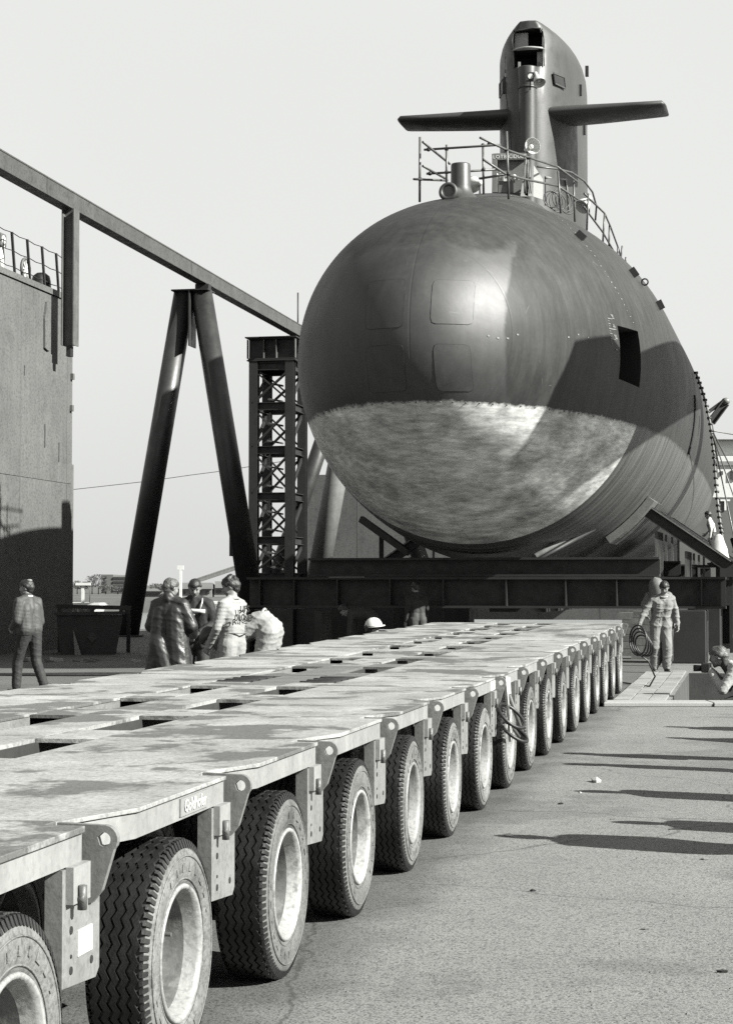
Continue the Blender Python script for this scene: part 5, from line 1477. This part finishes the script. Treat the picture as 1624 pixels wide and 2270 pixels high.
def remesh(caps, voxel, smooth=2):
    mb = MB()
    for c in caps: cap_mesh(mb, c[0], c[1], c[2], c[3])
    me = mb.mesh('tmp', M_skin)
    import bmesh
    bm = bmesh.new(); bm.from_mesh(me); bmesh.ops.recalc_face_normals(bm, faces=bm.faces); bm.to_mesh(me); bm.free()
    o = bpy.data.objects.new('tmp', me); COL.objects.link(o)
    m = o.modifiers.new('r', 'REMESH'); m.mode = 'VOXEL'; m.voxel_size = voxel; m.use_smooth_shade = True
    if smooth: s = o.modifiers.new('s', 'SMOOTH'); s.factor = 0.5; s.iterations = smooth
    dg = bpy.context.evaluated_depsgraph_get()
    out = bpy.data.meshes.new_from_object(o.evaluated_get(dg))
    bpy.data.objects.remove(o); bpy.data.meshes.remove(me)
    return out

def folds(me, caps, idx_ok, amp, seed, freq=1.0):
    n = len(me.vertices); co = np.empty(n * 3); me.vertices.foreach_get('co', co); co = co.reshape(-1, 3)
    no = np.empty(n * 3); me.vertices.foreach_get('normal', no); no = no.reshape(-1, 3)
    rs = np.random.RandomState(seed)
    d = np.zeros(n)
    for i in range(6):
        k = rs.normal(size=3) * (8 + 5 * i) * freq; k[2] *= 2.2; ph = rs.uniform(0, 6.28)
        w = rs.normal(size=3) * 4; w2 = rs.normal(size=3) * 3.0
        env = 0.5 + 0.5 * np.sin(co @ w2 + ph * 3)
        r_ = 1 - np.abs(np.sin(co @ k + ph + 2.2 * np.sin(co @ w + ph * 2)))
        d += (r_ ** 3.0) * env / (1 + 0.3 * i)
    d = d / 1.3 - 0.22
    mask = idx_ok(co)
    co = co + no * (d * amp * mask)[:, None]
    me.vertices.foreach_set('co', co.reshape(-1)); me.update()

def nearest(co, caps):
    best = np.full(len(co), 1e9); idx = np.zeros(len(co), int)
    for i, c in enumerate(caps):
        a, b = np.array(c[0], float), np.array(c[2], float); ab = b - a; L2 = max(ab @ ab, 1e-9)
        t = np.clip(((co - a) @ ab) / L2, 0, 1)
        dist = np.linalg.norm(co - (a + t[:, None] * ab), axis=1) - (c[1] + (c[3] - c[1]) * t)
        m = dist < best; best[m] = dist[m]; idx[m] = i
    return idx, best

BASE = dict(pelvis=(0, 0, .96), waist=(0, 0.0, 1.08), chest=(0, 0.0, 1.30), neck=(0, -0.01, 1.47), head=(0, 0.015, 1.615),
            shR=(.185, 0, 1.40), shL=(-.185, 0, 1.40), elR=(.235, -.02, 1.13), elL=(-.235, -.02, 1.13), wrR=(.25, .07, .89), wrL=(-.25, .07, .89),
            hiR=(.095, 0, .92), hiL=(-.095, 0, .92), knR=(.105, .02, .50), knL=(-.105, .02, .50), anR=(.11, -.01, .08), anL=(-.11, -.01, .08))
def rot(p, ax_pt, axis, ang):
    m = Matrix.Rotation(ang, 3, axis); return m @ (Vector(p) - Vector(ax_pt)) + Vector(ax_pt)
def pose(lean=0, twist=0, side=0, head_pitch=0, head_yaw=0, **ov):
    j = {k: Vector(v) for k, v in BASE.items()}
    up = ('waist', 'chest', 'neck', 'head', 'shR', 'shL', 'elR', 'elL', 'wrR', 'wrL')
    piv = j['pelvis'].copy()
    for k in up:
        f = 0.5 if k == 'waist' else 1.0
        j[k] = rot(j[k], piv, 'X', -R(lean) * f); j[k] = rot(j[k], piv, 'Y', R(side) * f); j[k] = rot(j[k], piv, 'Z', R(twist) * f)
    for k, v in ov.items(): j[k] = Vector(v)
    hd = (j['neck'] - j['chest']).normalized()
    j['_hp'] = head_pitch; j['_hy'] = head_yaw; j['_lean'] = lean; j['_tw'] = twist
    return j

def person(label, loc, yaw, j, top=0.3, trs=0.3, name_top='shirt', hair=None, hairstyle='short', bulk=1.0, folds_amp=0.010, voxel=0.013, seed=1, skin=None,
           coat=None, group=None, scale=1.0, topm=None, trsm=None, extras=None, shoe=None):
    M_top = topm or cloth('cloth_%d' % int(top * 1000), top)
    M_trs = trsm or cloth('cloth_%d' % int(trs * 1000), trs)
    root = empty('person', loc, yaw, label, 'person', group)
    root.scale = (scale,) * 3
    V = Vector
    nk, hdp = j['neck'], j['head']
    hdir = (hdp - nk).normalized()
    # head frame
    Rm = Matrix.Rotation(R(j['_tw'] + j['_hy']), 3, 'Z') @ Matrix.Rotation(-R(j['_hp']), 3, 'X')
    def H(x, y, z): return hdp + Rm @ V((x, y, z))
    caps = []   # p0, r0, p1, r1, material (0 skin 1 top 2 trousers 3 shoe 4 dark)
    def C(a, ra, b, rb, m): caps.append((tuple(a), ra, tuple(b), rb, m))
    # skull and face
    C(H(0, -.025, .03), .084, H(0, .015, .035), .078, 0); C(H(0, .03, -.02), .068, H(0, .035, -.055), .052, 0)
    C(H(0, .055, -.085), .027, H(0, .06, -.09), .025, 0)
    C(H(0, .088, .015), .012, H(0, .104, -.02), .016, 0)
    C(H(-.02, .075, -.052), .014, H(.02, .075, -.052), .014, 0)
    for s_ in (-1, 1):
        C(H(s_ * .078, -.005, .015), .016, H(s_ * .082, -.015, -.02), .011, 0)
        C(H(s_ * .03, .078, .04), .016, H(s_ * .045, .07, .04), .014, 0)
        C(H(s_ * .04, .055, -.02), .03, H(s_ * .035, .05, -.04), .03, 0)
    C(nk - (nk - hdp) * -.1, .056, H(0, -.015, -.05), .055, 0)
    # torso
    b = bulk
    ch, wa, pe = j['chest'], j['waist'], j['pelvis']
    sr, sl = j['shR'], j['shL']; lat = (sr - sl).normalized()
    for s_ in (-1, 1):
        C(pe + lat * (s_ * .07), .108 * b, wa + lat * (s_ * .06), .105 * b, 2)
        C(wa + lat * (s_ * .06), .108 * b, ch + lat * (s_ * .075), .118 * b, 1)
        C(ch + lat * (s_ * .075), .118 * b, ch + (sr if s_ > 0 else sl) * 0 + (((sr if s_ > 0 else sl) - ch) * .75), .085 * b, 1)
    C(sr, .066 * b, nk, .062, 1); C(sl, .066 * b, nk, .062, 1); C(ch, .11 * b, nk, .07, 1)
    for S_ in ('R', 'L'):
        sh_, el, wr = j['sh' + S_], j['el' + S_], j['wr' + S_]
        C(sh_, .066 * b, el, .052 * b, 1); C(el, .052 * b, wr, .038 * b, 1)
        hi, kn, an = j['hi' + S_], j['kn' + S_], j['an' + S_]
        C(pe + (hi - pe) * .8, .108 * b, hi, .098 * b, 2)
        C(hi, .108 * b, kn, .082 * b, 2); C(kn, .082 * b, an + V((0, 0, .05)), .072 * b, 2)
        f = V((0, 1, 0)); toe = j.get('to' + S_)
        toe = toe if toe is not None else an + V((.02 if S_ == 'R' else -.02, .15, -.04))
        heel = an + V((0, -.04, -.035)); C(heel, .042, toe, .036, 3)
        C(an, .048, heel, .042, 3)
    body = remesh(caps, voxel)
    # hands: separate fine remesh welded into the same mesh object
    hcaps = []
    for S_ in ('R', 'L'):
        sg_ = 1 if S_ == 'R' else -1
        wr, el = j['wr' + S_], j['el' + S_]
        d = (wr - el).normalized(); ref = V((sg_ * -1, 0.2, 0))
        w_ = (ref - d * ref.dot(d)).normalized(); u_ = d.cross(w_).normalized()   # w_: palm normal (towards body), u_: across
        if u_.y < 0: u_ = -u_
        def hc(a, ra, b_, rb): hcaps.append((tuple(a), ra, tuple(b_), rb, 0))
        hc(wr - d * .02, .027, wr + d * .03, .026)
        for q in (-.026, 0, .026): hc(wr + d * .025 + u_ * q * .8, .018, wr + d * .085 + u_ * q, .015)
        for i, (q, L_) in enumerate(((.036, .068), (.0125, .08), (-.0125, .074), (-.036, .058))):
            k0 = wr + d * .09 + u_ * q; k1 = k0 + (d * .8 + w_ * .55).normalized() * L_ * .55; k2 = k1 + (d * .45 + w_ * .85).normalized() * L_ * .5
            hc(k0, .0105, k1, .0095); hc(k1, .0095, k2, .008)
        t0 = wr + d * .03 + u_ * .03; t1 = t0 + (d * .6 + u_ * .7 + w_ * .3).normalized() * .045; t2 = t1 + (d * .9 + u_ * .2 + w_ * .4).normalized() * .035
        hc(t0, .015, t1, .012); hc(t1, .012, t2, .0095)
    import bmesh
    hands = remesh(hcaps, 0.0055 if voxel < 0.016 else 0.008, 1)
    # displacement folds on clothes only
    def ok(co):
        idx, _ = nearest(co, caps); mm = np.array([1.0 if c[4] in (1, 2) else 0.0 for c in caps]); return mm[idx]
    folds(body, caps, ok, folds_amp, seed)
    mats = [M_skin if skin is None else skin, M_top, M_trs, shoe or M_shoe, M_skin_dark]
    bm = bmesh.new(); bm.from_mesh(body)
    nf = len(bm.faces); bm.from_mesh(hands); me = bpy.data.meshes.new('body'); bm.to_mesh(me); bm.free()
    for m_ in mats: me.materials.append(m_)
    co = np.array([tuple(p.center) for p in me.polygons]); idx, _ = nearest(co, caps)
    mi = np.array([c[4] for c in caps])[idx]; mi[nf:] = 0
    # cuffs: keep sleeve cloth up to the wrist
    eyes = [np.array(H(s_ * .032, .088, .012)) for s_ in (-1, 1)]; mouth = np.array(H(0, .095, -.056))
    for e_ in eyes: mi[(np.linalg.norm(co - e_, axis=1) < .0165)] = 4
    dm = co - mouth; mi[(np.linalg.norm(dm * np.array([.5, 1, 2.2]), axis=1) < .014)] = 4
    me.polygons.foreach_set('material_index', mi.astype(np.int32)); me.polygons.foreach_set('use_smooth', np.ones(len(mi), bool)); me.update()
    bo = bpy.data.objects.new('body', me); COL.objects.link(bo); bo.parent = root
    for m_ in (body, hands): bpy.data.meshes.remove(m_)
    # hair
    if hairstyle != 'none':
        hc_ = [(tuple(H(0, -.035, .05)), .088, tuple(H(0, .02, .062)), .078, 0), (tuple(H(0, -.06, .01)), .075, tuple(H(0, -.055, -.03)), .06, 0)]
        for s_ in (-1, 1): hc_.append((tuple(H(s_ * .05, -.03, .03)), .05, tuple(H(s_ * .055, .0, .05)), .04, 0))
        if hairstyle == 'curly':
            rq_ = random.Random(seed)
            for i in range(26):
                a, e_ = rq_.uniform(0, 6.28), rq_.uniform(-.2, 1.5)
                q = V((math.cos(a) * math.cos(e_) * .088, math.sin(a) * math.cos(e_) * .085 - .03, math.sin(e_) * .085 + .04))
                if q.y > .055 and q.z < .07: continue
                hc_.append((tuple(H(*q)), .03, tuple(H(q.x * 1.08, q.y * 1.05, q.z + .01)), .024, 0))
        hm = remesh(hc_, .009, 1); folds(hm, hc_, lambda c: np.ones(len(c)), .008, seed + 3, 3.0)
        hm.materials.clear(); hm.materials.append(hair or M_hair)
        ho = bpy.data.objects.new('hair', hm); COL.objects.link(ho); ho.parent = root
    if coat:
        ccaps = coat(j); cm = remesh(ccaps[0], .016, 2); folds(cm, ccaps[0], lambda c: np.ones(len(c)), .016, seed + 5, 0.55)
        cm.materials.clear(); cm.materials.append(ccaps[1])
        co_ = bpy.data.objects.new('coat', cm); COL.objects.link(co_); co_.parent = root
    if extras: extras(root, j, H)
    return root

def ground_pos(px, Z): return Vector(((px - 812) / FPX * Z, Z, 0))
def bandmesh(name, root, j, z, r, mat, h=.045, ry=None):
    return MB().lathe([(r, -h / 2), (r + .004, 0), (r, h / 2)], (0, 0, 0), (0, 0, 1), 24).build(name, mat, root, loc=(j['chest'].x, j['chest'].y, z))
def shortcoat(mat, hem=.86, b=1.0):
    def f(j):
        c = []
        def C(a, ra, bb, rb): c.append((tuple(a), ra, tuple(bb), rb, 0))
        lat = (j['shR'] - j['shL']).normalized()
        pe = j['pelvis']
        for s_ in (-1, 1):
            C(j['chest'] + lat * (s_ * .085), .14 * b, j['waist'] + lat * (s_ * .08), .135 * b); C(j['waist'] + lat * (s_ * .08), .135 * b, pe + lat * (s_ * .09) + Vector((0, 0, hem - .9)), .14 * b)
        C(j['chest'], .14 * b, j['neck'], .085)
        for S_ in 'RL':
            C(j['sh' + S_], .085 * b, j['el' + S_], .072 * b); C(j['el' + S_], .072 * b, j['wr' + S_] - (j['wr' + S_] - j['el' + S_]) * .12, .055); C(j['sh' + S_], .08 * b, j['neck'], .075)
        return c, mat
    return f
# 1 walking man at the left
jj = pose(lean=6, head_pitch=4, head_yaw=28, hiR=(.09, -.02, .92), hiL=(-.09, .02, .92), knR=(.1, -.04, .5), anR=(.11, -.2, .11), knL=(-.1, .15, .52), anL=(-.11, .17, .08),
          elR=(.2, -.02, 1.1), elL=(-.24, .02, 1.12), wrR=(.16, .22, 1.02), wrL=(-.14, .25, 1.0))
person('walking man at far left in grey jacket with white collar, back of a balding head', ground_pos(68, 28.3), R(52), jj, .1, .018, hair=M_hair, seed=2, bulk=1.0, coat=shortcoat(cloth('grey_jacket', .05, .7), .93, .95),
       extras=lambda r, j, H: (MB().torus(j['neck'] + Vector((0, 0.0, .01)), (0, .2, 1), .066, .016, 20, 6).build('collar', M_white, r), MB().blob(H(0, -.055, .118), .045, .05, .02).build('bald_patch', M_skin, r)))
# 2 long leather coat
M_leather = gm('black_leather', 0.02, 0.5, 0.1, 3, 0.4, 9, dist=0.03)
def longcoat(j):
    c = []
    def C(a, ra, b, rb): c.append((tuple(a), ra, tuple(b), rb, 0))
    lat = (j['shR'] - j['shL']).normalized()
    for s_ in (-1, 1):
        C(j['chest'] + lat * (s_ * .09), .15, j['waist'] + lat * (s_ * .1), .155); C(j['waist'] + lat * (s_ * .1), .155, Vector((s_ * .17, -.02, .45)), .17)
        C(Vector((s_ * .17, -.02, .45)), .17, Vector((s_ * .2, -.03, .35)), .17)
    C(Vector((-.1, -.08, .9)), .14, Vector((.1, -.1, .38)), .14); C(j['chest'], .15, j['neck'], .09)
    for S_ in 'RL':
        C(j['sh' + S_], .095, j['el' + S_], .085); C(j['el' + S_], .085, j['wr' + S_] - (j['wr' + S_] - j['el' + S_]) * .1, .065); C(j['sh' + S_], .09, j['neck'], .085)
    C(j['neck'] + Vector((0, -.05, .0)), .07, j['neck'] + Vector((0, -.04, .05)), .075)
    return c, M_leather
jj = pose(lean=3, head_pitch=12, head_yaw=-24, elR=(.31, .03, 1.12), elL=(-.29, .05, 1.12), wrR=(.22, .26, 1.0), wrL=(-.16, .27, 1.03))
person('man in a long black leather coat seen from behind beside the trailer', ground_pos(376, 24.0), R(-22), jj, .04, .04, hair=M_hair2, seed=4, coat=longcoat, scale=1.0)
# 3 dark jacket with white reflective bands, facing the camera
def stripes(r, j, H):
    for z, y in ((1.33, 0.0),):
        pts = [(-.17, .115, 1.30), (-.1, .142, 1.305), (0, .15, 1.31), (.1, .142, 1.325), (.17, .115, 1.335)]
        mb = MB(); v = []
        for x, yy, zz in [(a_, b_ + .06, c_) for a_, b_, c_ in pts]: v += [(x, yy + .012, zz - .025), (x, yy + .012, zz + .025), (x, yy + .02, zz - .025), (x, yy + .02, zz + .025)]
        fs = []
        for i in range(4):
            a, b = i * 4, i * 4 + 4; fs += [(a, a + 1, b + 1, b), (a + 2, b + 2, b + 3, a + 3), (a, b, b + 2, a + 2), (a + 1, a + 3, b + 3, b + 1)]
        mb.add(v, fs + [(0, 2, 3, 1), (16, 17, 19, 18)], 0, True); mb.build('reflective_band', M_white, r)
    MB().path([(-.02, .215, 1.3), (-.015, .195, 1.15), (-.01, .175, 1.02)], .008).build('zip', M_white, r)
    MB().path([(-.1, .2, 1.33), (-.12, .17, 1.42), (-.11, .1, 1.475)], .011).build('piping', M_white, r)
    for S_ in 'RL':
        d = (j['wr' + S_] - j['el' + S_]).normalized(); MB().tube(j['wr' + S_] - d * .06, j['wr' + S_] - d * .025, .047, n=16).build('cuff_band', M_white, r)
    for s_ in (-1, 1):
        MB().box(s_ * .032 - .022, s_ * .032 + .022, .098, .102, .0, .03).build('spectacle_lens', M_skin_dark, r, loc=H(0, 0, -.0) + Vector((0, 0, 0)))
jj = pose(lean=7, head_pitch=22, head_yaw=12, elR=(.27, .05, 1.12), elL=(-.27, .06, 1.12), wrR=(.12, .27, .98), wrL=(-.1, .29, 1.0))
person('man in dark jacket with white reflective chest band, facing the camera and looking down', ground_pos(436, 25.6), R(172), jj, .035, .03, hair=M_hair, seed=6, coat=shortcoat(cloth('navy_jacket', .014), .8), extras=stripes)
# 4 curly man in pale overalls with lettering
def backtext(r, j, H):
    for t_, z, s_ in (('LIPS', 1.35, .11), ('DRUNEN', 1.24, .095)):
        text('lettering', t_, s_, M_black, r, (0, -.176 if z > 1.3 else -.174, z), (1, 0, 0), (0, 0, 1), .003, 1.0, 1.05)
    MB().torus(j['neck'] + Vector((0, .0, -.005)), (0, .25, 1), .07, .018, 20, 6).build('collar', M_pale, r)
    MB().torus((0, 0, 1.06), (0, 0, 1), .163, .008, 24, 6).build('waist_seam', M_leg, r)
M_pale = cloth('pale_overalls', .36)
jj = pose(lean=2, head_pitch=16, head_yaw=26, elL=(-.26, .05, 1.12), wrL=(-.2, .22, .9), elR=(.25, .06, 1.12), wrR=(.2, .26, .93))
person('curly-haired man in pale overalls lettered across the back', ground_pos(517, 22.8), R(58), jj, .5, .5, topm=M_pale, trsm=M_pale, hair=M_hair, hairstyle='curly', seed=8, bulk=1.1, folds_amp=.016, extras=backtext, scale=1.01)
# 5 bending man in pale overalls
jj = pose(lean=98, head_pitch=70, elL=(-.24, .5, .55), wrL=(-.16, .5, .33), elR=(.24, .46, .6), wrR=(.2, .5, .36), knR=(.11, .06, .5), knL=(-.11, .1, .49), anR=(.12, -.12, .08), anL=(-.12, .1, .08))
person('man in pale overalls bent double, right of the curly-haired man', ground_pos(600, 23.0), R(80), jj, .5, .5, topm=M_pale, trsm=M_pale, hair=M_hair, seed=10, bulk=1.14, scale=1.16, folds_amp=.012, extras=lambda r, j, H: MB().torus(j['waist'], (0, 1, .2), .14, .014, 20, 6).build('belt', M_bright, r))
# 6 crouching man with white safety helmet
def helmet(mat):
    def f(r, j, H):
        mb = MB().lathe([(.135, 0), (.132, .02), (.12, .06), (.09, .1), (.05, .125), (.0005, .132)], (0, 0, 0), (0, 0, 1), 24)
        o = mb.build('helmet', mat, r, loc=H(0, 0, .05)); 
        MB().lathe([(.10, -.004), (.155, -.006), (.155, .003), (.10, .006)], (0, .022, 0), (0, -.12, 1), 24, close=True).build('brim', mat, r, loc=H(0, 0, .05))
    return f
jj = pose(lean=30, head_pitch=20, pelvis=(0, -.1, .42), waist=(0, -.05, .54), chest=(0, .06, .73), neck=(0, .12, .88), head=(0, .16, 1.0), shR=(.19, .08, .82), shL=(-.19, .08, .82),
          elR=(.26, .26, .62), elL=(-.26, .26, .62), wrR=(.14, .45, .55), wrL=(-.14, .45, .55), hiR=(.1, -.08, .42), hiL=(-.1, -.08, .42), knR=(.16, .3, .52), knL=(-.16, .3, .52), anR=(.13, .1, .08), anL=(-.13, .02, .1))
person('crouching man with a white safety helmet, only his head showing over the trailer deck', ground_pos(805, 27.6) , R(-60), jj, .1, .08, hair=M_hair, seed=12, extras=helmet(M_lamp))
# 7 bent dark figure, 8 standing dark figure with paler lower legs under the girder
jj = pose(lean=75, head_pitch=60, elL=(-.24, .45, .7), wrL=(-.18, .5, .45), elR=(.24, .45, .7), wrR=(.18, .5, .45))
person('dark-clothed man bent over in deep shadow under the girder behind the helmet', ground_pos(826, 39.5), R(75), jj, .03, .03, hair=M_hair, seed=13, bulk=1.1)
jj = pose(lean=10, head_pitch=25, elR=(.25, .1, 1.15), wrR=(.15, .3, 1.1))
person('man in dark clothes standing in deep shadow beyond the far deck edge', ground_pos(925, 40.0), R(20), jj, .02, .05, hair=M_hair, seed=14, bulk=1.05)
# 9 man in pale overalls walking towards the camera at the right
M_pale2 = cloth('greyish_overalls', .24)
def pockets(r, j, H):
    MB().path([(0, .135, 1.42), (0.0, .15, 1.2), (0, .14, .98)], .006).build('zip', M_leg, r)
    MB().box(-.13, -.04, .13, .138, 1.27, 1.36).build('pocket', M_pale, r); MB().torus(j['neck'] + Vector((0, .02, -.01)), (0, .35, 1), .072, .016, 20, 6).build('collar', M_pale, r)
jj = pose(lean=9, side=-4, head_pitch=28, head_yaw=-14, shR=(.17, .05, 1.36), elR=(.34, .08, 1.13), wrR=(.44, .16, .93), shL=(-.2, .04, 1.40), elL=(-.3, .0, 1.14), wrL=(-.31, .06, .9), knR=(.11, .02, .5), anR=(.12, -.02, .08), knL=(-.1, .1, .51), anL=(-.1, .03, .08))
person('man in crumpled pale overalls striding beside the far trailer end', ground_pos(1462, 35.3), R(184), jj, .45, .45, topm=M_pale2, trsm=M_pale2, hair=M_hair, seed=16, bulk=1.12, folds_amp=.02, extras=pockets, scale=1.0)
# 10 hooded person behind him
def hood(r, j, H):
    MB().lathe([(.19, -.2), (.16, -.05), (.15, .06), (.1, .15), (.0005, .2)], (0, 0, 0), (0.12, .3, 1), 20).build('hood', M_plate, r, loc=H(0, 0, 0))
jj = pose(lean=30, head_pitch=30, elR=(.3, .2, 1.2), wrR=(.2, .4, 1.0))
person('hooded figure in a grey jacket directly behind the head of the man in crumpled overalls', ground_pos(1468, 38.2), R(150), jj, .2, .03, hair=M_hair, seed=17, bulk=1.15, coat=shortcoat(cloth('grey_hooded_jacket', .2), .8, 1.1), extras=hood, scale=1.07)
# 11 crouching photographer
def camera_kit(r, j, H):
    c = (j['wrR'] + j['wrL']) / 2 + Vector((0, .06, .04))
    MB().box(-.09, .09, -.05, .05, -.05, .06).build('camera_body', M_black, r, loc=c, bevel=.01); MB().tube(c + Vector((0, .04, 0)), c + Vector((0, .15, .0)), .035, .04, n=18).build('camera_lens', M_black, r)
M_vest = cloth('dark_vest', .035)
def vest(j):
    c = []
    lat = (j['shR'] - j['shL']).normalized()
    for s_ in (-1, 1):
        c.append((tuple(j['chest'] + lat * (s_ * .085)), .138, tuple(j['waist'] + lat * (s_ * .075)), .13, 0)); c.append((tuple(j['chest'] + lat * (s_ * .08)), .13, tuple(j['neck'] + lat * (s_ * .07)), .07, 0))
    return c, M_vest
jj = pose(lean=48, head_pitch=12, head_yaw=0, pelvis=(0, -.18, .62), waist=(0, -.1, .72), chest=(0, .1, .86), neck=(0, .24, .98), head=(0, .34, 1.07), shR=(.18, .12, .94), shL=(-.18, .12, .94),
          elR=(.25, .26, .7), elL=(-.25, .26, .7), wrR=(.06, .42, .9), wrL=(-.06, .42, .9), hiR=(.1, -.16, .6), hiL=(-.1, -.16, .6), knR=(.15, .2, .5), knL=(-.15, .25, .5), anR=(.13, -.05, .08), anL=(-.13, 0.05, .08))
person('photographer in white shirt and dark vest crouching in the pit with a camera', Vector((at(1640, 1500, 27.4).x + 0.1, 27.4, zz_)), R(72), jj, .55, .05, hair=M_hair2, seed=18, bulk=1.15, coat=vest, extras=camera_kit, scale=1.25)
# 12 man in white shirt up on the cradle
jj = pose(lean=12, head_pitch=14, elR=(.25, .1, 1.13), wrR=(.2, .25, 1.0))
w12 = at(1579, 1252, 46.2)
person('man with white-backed shirt standing high on the cradle at the right beside the rope', Vector((w12.x, 46.2, w12.z)), R(70), jj, .6, .05, hair=M_hair, seed=19, voxel=.016, scale=.78)
stp = empty('staging', (w12.x, 46.2, 0), -PHI, 'low dark staging platform carrying the man with the white-backed shirt', 'platform')
MB().box(-.5, .5, -.5, .5, w12.z - .06, w12.z).build('deck_board', M_steel_dark, stp)
for x in (-.45, .45):
    for y in (-.45, .45): MB().box(x - .04, x + .04, y - .04, y + .04, 0, w12.z - .06).build('leg', M_steel_dark, stp)
# onlookers outside the right edge, their long shadows lie on the quay
SH = Vector((-SUN.x, -SUN.y, 0)) / SUN.z
tips = [(1128, 1852, 1.78), (1388, 1821, 1.7), (1305, 1752, 1.8), (1262, 1692, 1.75), (1255, 1668, 1.82), (1480, 1634, 1.75), (1478, 1610, 1.8)]
labs = ('onlooker in a dark coat outside the right edge, nearest the camera', 'onlooker in a dark coat outside the right edge, second nearest', 'onlooker outside the right edge, third nearest', 'onlooker outside the right edge, fourth nearest', 'onlooker outside the right edge, fifth nearest', 'onlooker outside the right edge, sixth nearest', 'onlooker outside the right edge, farthest away')
proto = None
for i, ((px, py, h), lab) in enumerate(zip(tips, labs)):
    rdir = ray(px, py); t = -CAM_H / rdir.z; tip = Vector((rdir.x * t, t, 0))
    foot = tip - SH * h
    if i < 3:
        q = pose(lean=2 + i, head_pitch=5 * i, elR=(.27, .1 * i, 1.13), wrR=(.2, .15 * i, .9 + .1 * i), knL=(-.1 - .03 * i, .02, .5), anL=(-.12 - .05 * i, 0, .08))
        p_ = person(lab, foot, R(80 + 12 * i), q, .06 + .04 * i, .05, hair=M_hair, seed=30 + i, voxel=.022, coat=shortcoat(cloth('onlooker_coat', .05), .75, 1.1), group='onlookers standing right of the camera', scale=h / 1.74)
        if proto is None: proto = []
        proto.append(p_)
    else:
        p_ = copy_tree(proto[i % 3]); p_.location = foot; p_.rotation_euler = (0, 0, R(70 + 25 * i)); p_['label'] = lab; p_.scale = (h / 1.74,) * 3
